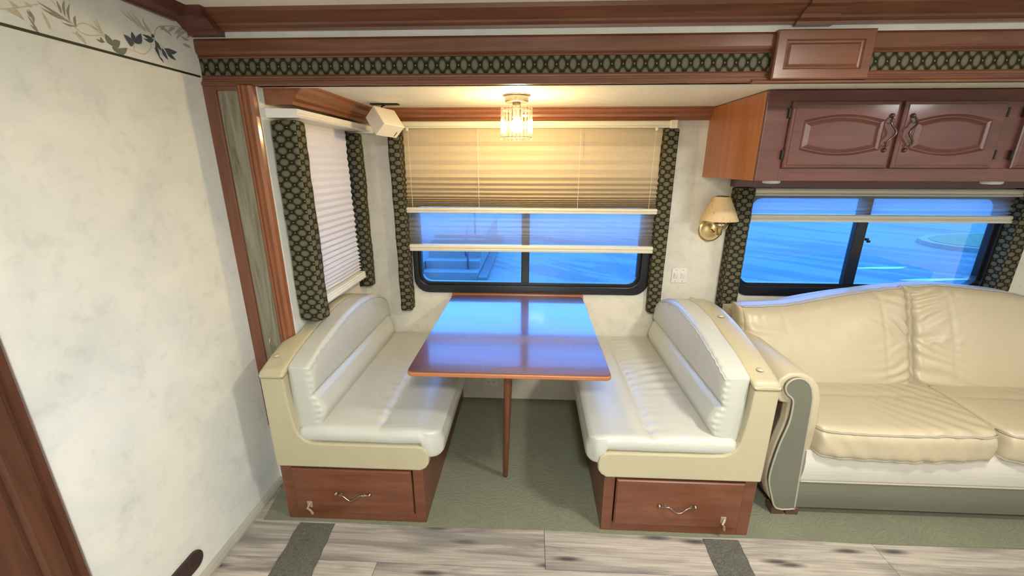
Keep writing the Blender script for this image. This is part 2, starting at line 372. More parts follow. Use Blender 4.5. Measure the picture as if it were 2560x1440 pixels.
def lathe(bm, prof, c, n=24, axis='Z', cap=True):
    rings = []
    for r, h in prof:
        ring = []
        for k in range(n):
            a = 2 * pi * k / n
            if axis == 'Z': q = (c[0] + r * cos(a), c[1] + r * sin(a), c[2] + h)
            else: q = (c[0] + r * cos(a), c[1] - h, c[2] + r * sin(a))
            ring.append(bm.verts.new(q))
        rings.append(ring)
    for A, Bq in zip(rings, rings[1:]):
        for k in range(n): bm.faces.new((A[k], A[(k + 1) % n], Bq[(k + 1) % n], Bq[k]))
    if cap: bm.faces.new(rings[0][::-1]); bm.faces.new(rings[-1])
def lt(prof, c, n=24, axis='Z', cap=True):
    bm = bmesh.new(); lathe(bm, prof, c, n, axis, cap); return bm
def rrect(x0, x1, z0, z1, r, n=6):
    out = []
    for cx, cz, a0 in ((x1 - r, z1 - r, 0), (x0 + r, z1 - r, pi / 2), (x0 + r, z0 + r, pi), (x1 - r, z0 + r, 1.5 * pi)):
        for k in range(n + 1):
            a = a0 + pi / 2 * k / n; out.append((cx + r * cos(a), cz + r * sin(a)))
    return out
def ring_frame(bm, outer, inner, y0, y1):
    """frame between two outlines of equal count, front at y0"""
    n = len(outer)
    vs = [[bm.verts.new((p[0], y, p[1])) for p in pts] for pts, y in ((outer, y0), (inner, y0), (inner, y1), (outer, y1))]
    for a in range(4):
        A, Bq = vs[a], vs[(a + 1) % 4]
        for k in range(n): bm.faces.new((A[k], A[(k + 1) % n], Bq[(k + 1) % n], Bq[k]))
def uv_box(o, mode='leg'):
    """metric UVs from object position: u across (x or y), v = z"""
    me = o.data; uvl = me.uv_layers.new(name='UVMap')
    for p in me.polygons:
        nrm = p.normal
        for li in p.loop_indices:
            co = me.vertices[me.loops[li].vertex_index].co
            if abs(nrm.x) > 0.7: u = co.y
            elif abs(nrm.y) >= 0.3: u = co.x
            else: u = co.x + co.y
            v = co.z if abs(nrm.z) < 0.8 else co.y
            uvl.data[li].uv = (u, v)
def interp(tab, t):
    if t <= tab[0][0]: return tab[0][1]
    for (a, va), (b, vb) in zip(tab, tab[1:]):
        if t <= b:
            s = (t - a) / (b - a); return va + (vb - va) * s
    return tab[-1][1]
def sm(tab, t):
    """smooth (Catmull-Rom) interpolation of a table"""
    n = len(tab)
    if t <= tab[0][0]: return tab[0][1]
    if t >= tab[-1][0]: return tab[-1][1]
    for i in range(n - 1):
        if t <= tab[i + 1][0]:
            x0, x1 = tab[i][0], tab[i + 1][0]; s = (t - x0) / (x1 - x0)
            p1, p2 = tab[i][1], tab[i + 1][1]; p0 = tab[i - 1][1] if i else p1 - (p2 - p1); p3 = tab[i + 2][1] if i + 2 < n else p2 + (p2 - p1)
            return 0.5 * ((2 * p1) + (-p0 + p2) * s + (2 * p0 - 5 * p1 + 4 * p2 - p3) * s * s + (-p0 + 3 * p1 - 3 * p2 + p3) * s ** 3)
def grid_box(nx, ny, nz, fn):
    """closed box surface grid; fn(u,v,w in 0..1) -> position"""
    bm = bmesh.new(); cache = {}
    def V(i, j, k):
        if (i, j, k) not in cache: cache[(i, j, k)] = bm.verts.new(fn(i / nx, j / ny, k / nz))
        return cache[(i, j, k)]
    for i in range(nx):
        for j in range(ny):
            for k in (0, nz): bm.faces.new((V(i, j, k), V(i + 1, j, k), V(i + 1, j + 1, k), V(i, j + 1, k)))
    for i in range(nx):
        for k in range(nz):
            for j in (0, ny): bm.faces.new((V(i, j, k), V(i + 1, j, k), V(i + 1, j, k + 1), V(i, j, k + 1)))
    for j in range(ny):
        for k in range(nz):
            for i in (0, nx): bm.faces.new((V(i, j, k), V(i, j + 1, k), V(i, j + 1, k + 1), V(i, j, k + 1)))
    return bm
def soft(u, v, w, sx, sy, sz, r, e=2.0):
    """map unit cube to rounded box of size s and radius r"""
    p = Vector((u * sx, v * sy, w * sz)); s = (sx, sy, sz)
    c = Vector([min(max(p[i], r), s[i] - r) for i in range(3)])
    d = p - c
    if d.length > 1e-9:
        k = max(abs(d.x), abs(d.y), abs(d.z)); d = d.normalized() * (k if k < r else r)
    return c + d
def edge_grid(t, f=0.12, k=0.3):
    """redistribute samples so that more fall near 0 and 1"""
    return 0.5 - 0.5 * cos(pi * t) if False else t + (-sin(2 * pi * t) / (2 * pi)) * 0.75

# ================================================================== SETTING
XL, XI, YD, ZC, ZR = -1.197, -1.0, -0.80, 1.79, 2.0
XR = 4.2
YF = -3.35
# floor
structure(obj('floor', bx(XL - .1, XR, YF, 0.1, -0.06, -0.012), M['lino']))
floor = bpy.data.objects['floor']
def plank(x0, x1, y0, y1):
    gp = 0.0009
    bm = bmesh.new(); box(bm, x0 + gp, x1 - gp, y0 + gp, y1 - gp, -0.012, random.uniform(-0.0004, 0.0))
    # keep local coordinates so each board has its own grain
    o = obj('plank', bm, M['plank'], floor, bevel=0.0008)
    return o
PW = 0.18
for row in range(-1, 13):
    y1 = -1.02 - PW * row; y0 = y1 - PW
    start = {0: -1.26, 1: -1.92}.get(row, -1.3 - ((row * 0.47) % 1.35))
    x = start
    while x < XR:
        a, b = max(x, XL), min(x + 1.35, XR)
        if row < 0: b = min(b, -1.0)
        if b - a > 0.03: plank(a, b, y0, y1)
        x += 1.35
# carpet in the slide-out
def ycar(x): return -1.028 + 0.006 * (x + 1.1)
bm = bmesh.new()
pts = [(-1.178, -0.80), (-1.139, -1.028)] + [(-1.139 + (XR + 1.1) * t / 20, -1.028 + 0.004 * sin(t * 1.7) + 0.0004 * t) for t in range(1, 21)] + [(XR - .03, -0.002), (-1.0, -0.002), (-1.0, -0.80)]
prism(bm, pts, 'Z', -0.0125, 0.004)
o = obj('fitted_carpet', bm, M['carpet']); tag(o, 'carved sage green carpet under the dinette and sofa', 'carpet')
for x0, x1, x2, x3, lab in ((-.973, -.820, -.945, -.775, 'dark grey carpet strip across the planks in front of the left bench'), (.748, .893, .757, .880, 'dark grey carpet strip across the planks in front of the right bench')):
    bm = bmesh.new(); k = (-1.75 + 1.034) / (-1.27 + 1.034)
    n = 24; L = []; Rr = []
    for i in range(n + 1):
        t = i / n; y = -1.036 - t * 0.714
        j = 0.0035
        L.append((x0 + (x2 - x0) * t * 1.5 + random.uniform(-j, j), y)); Rr.append((x1 + (x3 - x1) * t * 1.5 + random.uniform(-j, j), y))
    prism(bm, L + Rr[::-1], 'Z', -0.002, 0.004)
    tag(obj('carpet_strip', bm, M['strip']), lab, 'carpet strip', 'carpet strips let into the plank floor')

# walls
wl_ = structure(obj('wall_left', bx(XL - .08, XL, YF, YD, -0.06, ZR), M['wall']))
structure(obj('wall_inner_left', bx(XI - .06, XI, YD + .036, 0.0, 0.0, 0.93, XI - .06, XI, YD + .036, -0.66, .93, ZC, XI - .06, XI, -0.10, 0.0, .93, ZC, XI - .06, XI, -.66, -.10, 1.64, ZC), M['white_trim']))
W1 = (-.665, .695, .77, 1.66); W2 = (1.25, 2.70, .775, 1.34)
bm = bmesh.new()
def wallpiece(x0, x1, z0, z1): box(bm, x0, x1, 0.0, 0.05, z0, z1)
wallpiece(XI - .06, XR, -0.02, .77); wallpiece(XI - .06, W1[0], .77, ZC); wallpiece(W1[0], W1[1], W1[3], ZC)
wallpiece(W1[1], W2[0], .77, ZC); wallpiece(W2[0], W2[1], W2[3], ZC); wallpiece(W2[1], XR, .77, ZC)
structure(obj('wall_back', bm, M['wall_back']))
structure(obj('wall_header', bx(XL, XR, YD, YD + .04, 1.772, ZR), M['wall']))
structure(obj('wall_right', bx(XR, XR + .05, YF, .05, -0.02, ZR), M['wall']))
structure(obj('wall_front', bx(XL - .08, XR + .05, YF - .05, YF, -0.06, ZR), M['wall']))
structure(obj('ceiling', bx(XL - .08, XR + .05, YF - .05, YD + .04, ZR, ZR + .04), M['ceiling']))
structure(obj('ceiling_slide_out', bx(XI - .06, XR + .05, YD + .04, .05, ZC, ZC + .04), M['ceiling']))
structure(obj('wall_jamb', bx(XL, XI + .0005, YD, YD + .035, 0.0, 1.772), M['wall']))
# baseboards
q = [(XL, 0.0), (XL + .020, 0.0), (XL + .020, .012), (XL + .013, .026), (XL, .034)]
structure(obj('baseboard_left', pr_([(a, b) for a, b in q], 'Y', YF, YD), M['baseboard']))
bpy.data.objects['baseboard_left'].data.materials[0] = M['baseboard']

# header fascia mouldings
f = YD
lower = [(f + .02, 1.772), (f - .012, 1.772), (f - .016, 1.777), (f - .014, 1.786), (f - .007, 1.789), (f - .009, 1.794), (f - .004, 1.797), (f - .006, 1.803), (f - .002, 1.809), (f, 1.809)]
upper = [(f, 1.863), (f - .004, 1.864), (f - .008, 1.868), (f - .004, 1.872), (f - .010, 1.877), (f - .014, 1.884), (f - .014, 1.918), (f - .010, 1.925), (f, 1.927)]
structure(obj('trim_1', pr_(lower, 'X', XL, XR), M['cherryX']))
structure(obj('trim_2', pr_(upper, 'X', XL, XR), M['cherryX']))
lip = [(f - .010, 1.768), (f - .026, 1.768), (f - .028, 1.774), (f - .018, 1.781), (f - .010, 1.783)]
structure(obj('trim_3', pr_(lip, 'X', .765, XR), M['cherryX']))
o = obj('trim_4', bx(XL, XR, f - .003, f, 1.809, 1.863), M['fab_band']); uv_box(o); structure(o)
crown = [(f, 1.948), (f - .012, 1.948), (f - .014, 1.955), (f - .030, 1.960), (f - .034, 1.966), (f - .050, 1.975), (f - .070, 1.984), (f - .080, 1.987), (f - .082, ZR), (f, ZR)]
structure(obj('trim_5', pr_(crown, 'X', XL, .905), M['cherryX']))
crown2 = [(a - (.004 if a < f - .005 else 0), b - .001) for a, b in crown]; 
structure(obj('trim_6', pr_([(a, b) for a, b in crown2[:-2]] + [(f - .086, ZR), (f, ZR)], 'X', .995, XR), M['cherryX']))
blk = [(f, 1.942), (f - .020, 1.942), (f - .024, 1.952), (f - .042, 1.957), (f - .048, 1.966), (f - .070, 1.978), (f - .090, 1.982), (f - .092, ZR), (f, ZR)]
structure(obj('trim_7', pr_(blk, 'X', .880, 1.0), M['cherryX']))
structure(obj('trim_8', pr_([(a - .012 if a < f else a, b - .012 if b < 1.99 else b) for a, b in blk], 'X', XL, -1.085), M['mahogX']))
lc = [(XL, 1.958), (XL + .012, 1.958), (XL + .016, 1.966), (XL + .036, 1.974), (XL + .060, 1.986), (XL + .066, ZR), (XL, ZR)]
structure(obj('trim_9', pr_(lc, 'Y', YF, YD - .09), M['mahogY']))
# thin scuffed cream line above the upper moulding
structure(obj('trim_10', bx(XL, XR, f - .006, f, 1.927, 1.930), M['white_trim']))
# left jamb: stiles, panel, fluted stile
structure(obj('trim_11', bx(XL, -1.149, f - .014, f, 0.33, 1.772, -1.149, -1.062, f - .014, f, 1.757, 1.772), M['cherryZ'], bevel=.002))
structure(obj('trim_12', bx(-1.149, -1.062, f - .004, f, 0.33, 1.757), M['panel']))
fl = [(-1.062, f), (-1.062, f - .022), (-1.052, f - .030), (-1.046, f - .030), (-1.044, f - .025), (-1.040, f - .025), (-1.038, f - .030), (-1.028, f - .030), (-1.026, f - .024), (-1.022, f - .024), (-1.018, f - .027), (-1.008, f - .018), (-1.004, f - .006), (-1.004, f)]
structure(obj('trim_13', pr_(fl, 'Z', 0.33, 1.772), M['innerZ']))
# crown inside the slide-out
yb_ = [(0.0, 1.727), (-.018, 1.727), (-.022, 1.737), (-.032, 1.744), (-.034, 1.756), (-.044, 1.768), (-.048, 1.780), (-.056, 1.783), (-.056, ZC), (0, ZC)]
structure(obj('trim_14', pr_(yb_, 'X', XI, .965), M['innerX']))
sl = [(XI, 1.715), (XI + .105, 1.715), (XI + .108, 1.727), (XI + .122, 1.736), (XI + .125, 1.75), (XI + .145, 1.766), (XI + .150, 1.779), (XI + .158, 1.782), (XI + .158, ZC), (XI, ZC)]
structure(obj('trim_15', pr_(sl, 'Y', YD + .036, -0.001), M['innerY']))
# door casing at far left
cas = [(XL, -1.605), (XL + .010, -1.607), (XL + .016, -1.615), (XL + .016, -1.630), (XL + .010, -1.634), (XL + .012, -1.645), (XL + .024, -1.652), (XL + .026, -1.690), (XL + .018, -1.698), (XL + .024, -1.706), (XL + .036, -1.72), (XL + .04, -1.80), (XL, -1.80)]
structure(obj('trim_16', pr_(cas, 'Z', 0.0, ZR - .05), M['trim_dark']))

# wallpaper border: painted line and printed foliage, parts of the left wall
bm = bx(XL, XL + .0012, -2.6, YD - .012, 1.7995, 1.8065)
obj('border_line', bm, M['green_line'], wl_)
LEAVES=[(-1.246,1.856,-1.31,1.878,0.004,"b"),(-1.242,1.856,-1.305,1.867,0.004,"b"),(-1.236,1.85,-1.29,1.863,0.004,"b"),(-1.258,1.867,-1.261,1.896,0.004,"b"),(-1.249,1.863,-1.24,1.903,0.004,"b"),(-1.24,1.854,-1.228,1.898,0.004,"b"),(-1.228,1.845,-1.221,1.875,0.004,"b"),(-1.229,1.847,-1.263,1.847,0.003,"b"),(-1.15,1.848,-1.174,1.879,0.003,"t"),(-1.162,1.854,-1.186,1.864,0.003,"t"),(-1.16,1.843,-1.164,1.869,0.003,"t"),(-1.155,1.848,-1.166,1.885,0.0025,"t"),(-1.324,1.799,-1.341,1.84,0.003,"b"),(-1.33,1.825,-1.334,1.854,0.004,"b"),(-1.334,1.836,-1.338,1.85,0.004,"b"),(-1.326,1.804,-1.34,1.82,0.003,"b"),(-1.296,1.82,-1.305,1.858,0.004,"t"),(-1.293,1.823,-1.299,1.851,0.004,"t"),(-1.35,1.826,-1.365,1.856,0.006,"t"),(-1.354,1.833,-1.386,1.839,0.005,"t"),(-1.352,1.85,-1.371,1.86,0.005,"t"),(-1.323,1.861,-1.338,1.868,0.005,"t"),(-1.297,1.84,-1.302,1.853,0.004,"t"),(-1.226,1.816,-1.231,1.835,0.004,"t"),(-1.213,1.807,-1.226,1.832,0.004,"t"),(-1.219,1.822,-1.244,1.83,0.003,"t"),(-1.027,1.897,-1.063,1.931,0.005,"t"),(-1.016,1.897,-1.044,1.932,0.006,"t"),(-1.007,1.894,-1.034,1.921,0.006,"t"),(-0.997,1.894,-1.009,1.937,0.005,"t"),(-1.03,1.909,-1.084,1.933,0.003,"t"),(-0.989,1.894,-1.006,1.921,0.005,"t"),(-1.134,1.824,-1.149,1.851,0.012,"g"),(-1.131,1.823,-1.107,1.843,0.012,"g"),(-1.13,1.811,-1.088,1.83,0.01,"g"),(-1.13,1.828,-1.126,1.808,0.012,"g"),(-1.156,1.829,-1.18,1.83,0.004,"g"),(-1.16,1.827,-1.166,1.839,0.004,"g"),(-1.061,1.847,-1.09,1.865,0.012,"d"),(-1.058,1.85,-1.06,1.881,0.01,"d"),(-1.056,1.85,-1.028,1.884,0.012,"d"),(-1.065,1.844,-1.083,1.848,0.009,"d"),(-1.048,1.855,-1.039,1.872,0.01,"d"),(-0.989,1.882,-1.024,1.883,0.006,"d"),(-0.984,1.88,-1.015,1.872,0.006,"d"),(-0.982,1.878,-0.963,1.851,0.009,"d"),(-0.982,1.867,-0.976,1.827,0.006,"d"),(-0.981,1.885,-0.989,1.894,0.008,"d"),(-0.98,1.833,-0.964,1.815,0.004,"d"),(-0.951,1.861,-0.899,1.863,0.01,"d"),(-0.948,1.861,-0.91,1.836,0.009,"d"),(-0.96,1.861,-0.944,1.829,0.009,"d"),(-0.989,1.872,-1.023,1.873,0.005,"d"),(-0.988,1.856,-0.979,1.835,0.006,"d"),(-0.906,1.909,-0.956,1.924,0.006,"m"),(-0.919,1.918,-0.884,1.939,0.006,"m"),(-0.892,1.901,-0.829,1.942,0.006,"m"),(-0.869,1.895,-0.829,1.892,0.007,"m"),(-0.951,1.915,-0.927,1.934,0.005,"m"),(-0.895,1.918,-0.843,1.955,0.005,"m"),(-0.87,1.919,-0.833,1.916,0.006,"m"),(-0.845,1.919,-0.815,1.956,0.004,"m")]
STEMS=[[(-1.273,1.892),(-1.258,1.875),(-1.237,1.855),(-1.22,1.836),(-1.194,1.835),(-1.165,1.843),(-1.152,1.839),(-1.139,1.83)],[(-1.227,1.847),(-1.214,1.858),(-1.194,1.862),(-1.178,1.855),(-1.152,1.843)],[(-1.089,1.828),(-1.061,1.826),(-1.033,1.826),(-1.005,1.848),(-0.996,1.869)],[(-0.978,1.89),(-0.97,1.908),(-0.955,1.922),(-0.931,1.931),(-0.897,1.941),(-0.871,1.945),(-0.847,1.939),(-0.833,1.929)],[(-1.393,1.835),(-1.359,1.848),(-1.331,1.861),(-1.306,1.873)],[(-1.228,1.836),(-1.227,1.82),(-1.216,1.813)],[(-1.041,1.932),(-1.021,1.91),(-0.989,1.894)],[(-0.982,1.884),(-0.974,1.857),(-0.965,1.836)],[(-0.963,1.871),(-0.944,1.859),(-0.922,1.84)],[(-1.062,1.845),(-1.066,1.833),(-1.063,1.827)]]

ci = {'b': 0, 't': 1, 'g': 2, 'd': 3, 'm': 4}
bm = bmesh.new()
def leaf(y0, z0, y1, z1, w, c, x):
    dy, dz = y1 - y0, z1 - z0; L_ = sqrt(dy * dy + dz * dz); ny, nz = -dz / L_, dy / L_
    prof = [(0, .06), (.15, .55), (.4, 1.0), (.65, .8), (.85, .4), (1.0, .0)]
    bend = random.uniform(-.12, .12) * L_
    up_, dn = [], []
    for t, k in prof:
        cy, cz = y0 + dy * t + ny * bend * sin(pi * t), z0 + dz * t + nz * bend * sin(pi * t)
        up_.append((x, cy + ny * w * .5 * k, cz + nz * w * .5 * k)); dn.append((x, cy - ny * w * .5 * k, cz - nz * w * .5 * k))
    pts = up_ + dn[-2::-1]
    fc = bm.faces.new([bm.verts.new(p) for p in pts]); fc.material_index = ci[c]
k = 0
for a, b, c_, d, w, cl in LEAVES:
    k += 1; leaf(a, b, c_, d, w * 1.7, cl, XL + .0006 + .00001 * k)
for s in STEMS:
    kind = 4 if s[0][0] > -1.0 else 1
    n = len(s)
    P = []
    for i in range((n - 1) * 5 + 1):
        t = i / 5; P.append((sm([(j, s[j][0]) for j in range(n)], t), sm([(j, s[j][1]) for j in range(n)], t)))
    for i in range(len(P) - 1):
        (y0, z0), (y1, z1) = P[i], P[i + 1]; dy, dz = y1 - y0, z1 - z0; L_ = sqrt(dy * dy + dz * dz) + 1e-9; ny, nz = -dz / L_ * .0010, dy / L_ * .0010
        fc = bm.faces.new([bm.verts.new((XL + .0005, a, b)) for a, b in ((y0 + ny, z0 + nz), (y1 + ny, z1 + nz), (y1 - ny, z1 - nz), (y0 - ny, z0 - nz))]); fc.material_index = kind
# the border goes on along the wall, out of the frame: repeat the spray once more
geo = [((v.co.y, v.co.z)) for v in bm.verts]
obj('printed_foliage', bm, [M['leaf_b'], M['leaf_t'], M['leaf_g'], M['leaf_d'], M['leaf_m']], wl_)

# ------------------------------------------------------------------ windows (frames, panes)
def window(name, x0, x1, z0, z1, gx0, gx1, gz0, gz1, mull, r, r2):
    w = thing(name, '', '', ((x0 + x1) / 2, 0, z0)); del w['label']; del w['category']; w['kind'] = 'structure'
    bm = bmesh.new()
    ring_frame(bm, rrect(x0, x1, z0, z1, r), rrect(gx0 - .016, gx1 + .016, gz0 - .018, gz1 + .016, r2 + .012), -.014, .052)
    obj('window_frame', bm, M['black'], w, bevel=.003)
    bm = bmesh.new()
    ring_frame(bm, rrect(gx0 - .017, gx1 + .017, gz0 - .019, gz1 + .017, r2 + .013), rrect(gx0, gx1, gz0, gz1, r2), .008, .045)
    obj('sash', bm, M['black'], w, bevel=.002)
    obj('mullion', bx(mull[0], mull[1], .004, .042, gz0 - .002, gz1 + .002), M['black'], w, bevel=.004)
    for a, b, y in ((gx0, mull[0] + .01, .024), (mull[1] - .01, gx1, .034)):
        obj('window_pane', pr_([(p, q) for p, q in rrect(a, b, gz0 - .003, gz1 + .003, .004)], 'Y', y, y + .003), M['glass'], w)
    return w
w1 = window('window_1', -.695, .725, .741, 1.69, -.648, .655, .806, 1.63, (-.040, .008), .09, .055)
w2 = window('window_2', 1.222, 2.735, .752, 1.365, 1.262, 2.600, .826, 1.32, (1.860, 1.920), .09, .055)
obj('latch', bx(1.925, 1.940, .0, .012, 1.085, 1.10, 1.932, 1.948, -.004, .004, 1.075, 1.088), M['dark'], w2)
# narrow window behind the left blind
w3 = thing('window_3', '', '', (XI, -.38, .93)); del w3['label']; del w3['category']; w3['kind'] = 'structure'
obj('window_frame', bx(XI - .05, XI + .012, -.66, -.62, .90, 1.67, XI - .05, XI + .012, -.14, -.10, .90, 1.67, XI - .05, XI + .012, -.62, -.14, .90, .94, XI - .05, XI + .012, -.62, -.14, 1.63, 1.67), M['black'], w3, bevel=.004)
obj('window_pane', bx(XI - .03, XI - .027, -.625, -.135, .935, 1.635), M['glass'], w3)

# ------------------------------------------------------------------ outside
GZ = -1.0
bm = bx(-60, 60, 1.5, 90, GZ - .2, GZ)
tag(obj('pavement', bm, M['ground']), 'stained wet concrete yard seen through the windows', 'pavement')
st_ = thing('concrete_steps', 'concrete steps with a dark handrail seen through the dinette window', 'steps', (-1.8, 6.5, GZ))
for i in range(4):
    z = GZ + .18 * i
    obj('step', bx(-2.42, -1.16, 6.45 + .36 * i, 6.45 + .36 * (i + 1), z if i == 0 else GZ, z + .18), M['concrete'], st_, bevel=.01)
obj('landing', bx(-2.42, -1.16, 7.89, 12, GZ, GZ + .78), M['concrete'], st_)
obj('cheek_wall', bx(-2.75, -2.43, 6.2, 12, GZ, GZ + .35), M['concrete2'], st_, bevel=.01)
obj('cheek_wall', bx(-1.15, -0.95, 6.35, 12, GZ, GZ + .10), M['concrete2'], st_, bevel=.01)
bm = bmesh.new()
for x in (-1.42,):
    tube(bm, [(x, 6.75, GZ + .18), (x, 6.75, GZ + 1.1)], .022); tube(bm, [(x, 8.1, GZ + .78), (x, 8.1, GZ + 1.7)], .022)
    tube(bm, [(x, 6.5, GZ + .55), (x, 6.4, GZ + .75), (x, 6.45, GZ + .95), (x, 6.75, GZ + 1.1), (x, 8.1, GZ + 1.7), (x, 10, GZ + 1.75)], .022)
    tube(bm, [(x, 6.5, GZ + .55), (x, 6.75, GZ + .62), (x, 8.1, GZ + 1.2)], .018)
obj('handrail', bm, M['rail_steel'], st_, smooth=True)
isl = [(13.23, 12.19), (14.02, 12.79), (14.69, 13.08), (15.59, 13.31), (16.67, 13.54), (18.86, 14.13), (30, 16), (30, 8), (16, 9), (13.9, 9.57), (13.4, 10.26), (12.97, 10.66), (12.84, 11.16), (12.93, 11.65)]
cx, cy = 17, 11.5
t_ = thing('traffic_island', 'kerbed green island far off through the sofa window', 'traffic island', (cx, cy, GZ))
obj('kerb', pr_(isl, 'Z', GZ, GZ + .12), M['curb'], t_)
obj('grass_bed', pr_([(cx + (x - cx) * .93, cy + (y - cy) * .86) for x, y in isl], 'Z', GZ + .02, GZ + .135), M['grass'], t_)
def puddle(cx, cy, rx, ry, a, sd):
    bm = bmesh.new(); pts = []
    for k in range(28):
        t = 2 * pi * k / 28; q = 1 + .45 * noise.noise(Vector((cos(t) * 1.5 + sd, sin(t) * 1.5, sd)))
        x, y = rx * q * cos(t), ry * q * sin(t)
        pts.append((cx + x * cos(a) - y * sin(a), cy + x * sin(a) + y * cos(a)))
    prism(bm, pts, 'Z', GZ, GZ + .004)
    return obj('puddle', bm, M['water'])
tag(puddle(8.95, 8.15, .75, .10, .12, 3), 'bright puddle on the yard, the farther of two', 'puddle', 'puddles on the yard')
tag(puddle(9.3, 7.05, .8, .10, .12, 9), 'bright puddle just above the sofa back', 'puddle', 'puddles on the yard')
bm = bmesh.new()
for P in ([(2.14, 6.4), (2.56, 7.4), (2.7, 9.3), (1.99, 9.2), (1.9, 13)], [(2.14, 10.5), (1.5, 11), (-.3, 12)], [(2.5, 7.4), (4.5, 8.2), (9, 8.6)]):
    pass
tube(bm, [(1.75, 12, GZ), (2.14, 10.07, GZ), (2.30, 8.6, GZ), (2.43, 7.4, GZ), (2.52, 6.0, GZ)], .011, 4)
tag(obj('pavement_joint', bm, M['rail_steel']), 'dark expansion joint running across the yard', 'joint')

# ================================================================== BLINDS
def pleats(x0, x1, ztab, y0, fac, axis='X'):
    """accordion sheet: ztab = fold heights from the top, facets of length fac/2"""
    bm = bmesh.new(); rows = []; n = 24
    zs = []
    for a, b in zip(ztab, ztab[1:]):
        s = (a - b) / 2; d = sqrt(max(fac * fac - s * s, 1e-7)); zs.append((a, 0.0)); zs.append(((a + b) / 2, d))
    zs.append((ztab[-1], 0.0))
    for z, d in zs:
        row = []
        for i in range(n + 1):
            t = i / n; w = .0012 * sin(9 * t + z * 30)
            p = (x0 + (x1 - x0) * t, y0 - d - w, z + .0008 * sin(5 * t + z * 11)) if axis == 'X' else (y0 + d + w, x0 + (x1 - x0) * t, z)
            row.append(bm.verts.new(p))
        rows.append(row)
    for A, Bq in zip(rows, rows[1:]):
        for i in range(n): bm.faces.new((A[i], A[i + 1], Bq[i + 1], Bq[i]))
    return bm
def railx(x0, x1, y, z0, z1, d=.03):
    h = z1 - z0
    return [(y, z0), (y - d, z0), (y - d - .003, z0 + h * .3), (y - d + .004, z0 + h * .42), (y - d - .002, z0 + h * .58), (y - d - .002, z0 + h * .85), (y - d + .006, z1), (y, z1)]
b1 = thing('pleated_blind', 'tan over sheer pleated blind on the wide dinette window behind the table', 'blind', (0, 0, 1.0))
hr = pr_([(-.001, 1.686), (-.058, 1.686), (-.062, 1.692), (-.056, 1.698), (-.056, 1.716), (-.050, 1.722), (-.001, 1.722)], 'X', -.72, .772)
obj('headrail', hr, M['rail'], b1, bevel=.001)
obj('end_cap', bx(.740, .778, -.066, -.001, 1.682, 1.724), M['rail'], b1, bevel=.004)
py = [322, 345, 364, 386, 407, 428, 444.5, 457.5, 470, 480.5, 490, 495.5, 500, 504.5, 508, 511, 514]
zt = [interp([(303, 1.725), (345, 1.64), (430, 1.443), (520, 1.25), (620, 1.02), (733, .741)], p) for p in py]
obj('night_shade', pleats(-.700, .715, zt, -.016, .0262), M['night'], b1)
obj('middle_rail', pr_(railx(0, 0, -.012, 1.232, 1.262, .042), 'X', -.705, .720), M['rail'], b1)
zt = [1.235, 1.205, 1.172, 1.143, 1.118, 1.100, 1.088, 1.079, 1.071, 1.064, 1.058, 1.053, 1.048]
obj('day_shade', pleats(-.700, .715, zt, -.016, .0205), M['day'], b1)
obj('bottom_rail', pr_(railx(0, 0, -.012, 1.008, 1.046, .036), 'X', -.708, .725), M['rail'], b1)
for x in (-.665, -.282, .275, .672):
    bm = bmesh.new(); tube(bm, [(x, -.0475, 1.686), (x + (.045 if x > .6 else 0) * 0, -.0475, 1.256)], .0011, 5)
    obj('cord', bm, M['cord'], b1)
for x in (-.665, .672):
    obj('cord_lock', bx(x - .006, x + .006, -.062, -.050, 1.672, 1.686), M['rail_white'], b1, bevel=.002)

b2 = thing('pleated_blind', 'short sheer pleated blind on the wide window behind the sofa', 'blind', (1.9, 0, 1.2))
obj('headrail', pr_([(-.001, 1.338), (-.058, 1.338), (-.062, 1.345), (-.056, 1.352), (-.056, 1.366), (-.050, 1.376), (-.001, 1.376)], 'X', 1.238, 2.66), M['rail'], b2, bevel=.001)
obj('day_shade', pleats(1.242, 2.655, [1.342, 1.314, 1.285, 1.258, 1.238], -.016, .0200), M['day'], b2)
obj('bottom_rail', pr_(railx(0, 0, -.012, 1.196, 1.236, .036), 'X', 1.240, 2.66), M['rail'], b2)

b3 = thing('pleated_blind', 'off white pleated blind on the narrow left window of the dinette', 'blind', (XI, -.4, .87))
def pyx(pts, y0, y1): return pr_([(XI + a, b) for a, b in pts], 'Y', y0, y1)
obj('headrail', pyx([(.001, 1.668), (.124, 1.668), (.130, 1.673), (.122, 1.679), (.122, 1.682), (.127, 1.685), (.127, 1.699), (.001, 1.702)], -.775, -.02), M['rail_white'], b3, bevel=.001)
obj('end_cap', bx(XI + .001, XI + .135, -.045, -.012, 1.662, 1.702), M['rail_white'], b3, bevel=.004)
zt = [1.668]
while zt[-1] > .925: zt.append(zt[-1] - interp([(.90, .012), (.96, .018), (1.05, .026), (1.25, .032), (1.45, .0350), (1.67, .0358)], zt[-1]))
zt.append(.904)
obj('night_shade', pleats(-.672, -.135, zt, XI + .020, .0185, 'Y'), M['left_shade'], b3)
obj('bottom_rail', pyx([(.016, .862), (.052, .862), (.056, .872), (.050, .878), (.056, .884), (.050, .890), (.055, .896), (.048, .902), (.016, .904)], -.69, -.13), M['rail_white'], b3)
obj('hold_down', bx(XI + .001, XI + .018, -.105, -.094, .80, .87), M['dark'], b3)

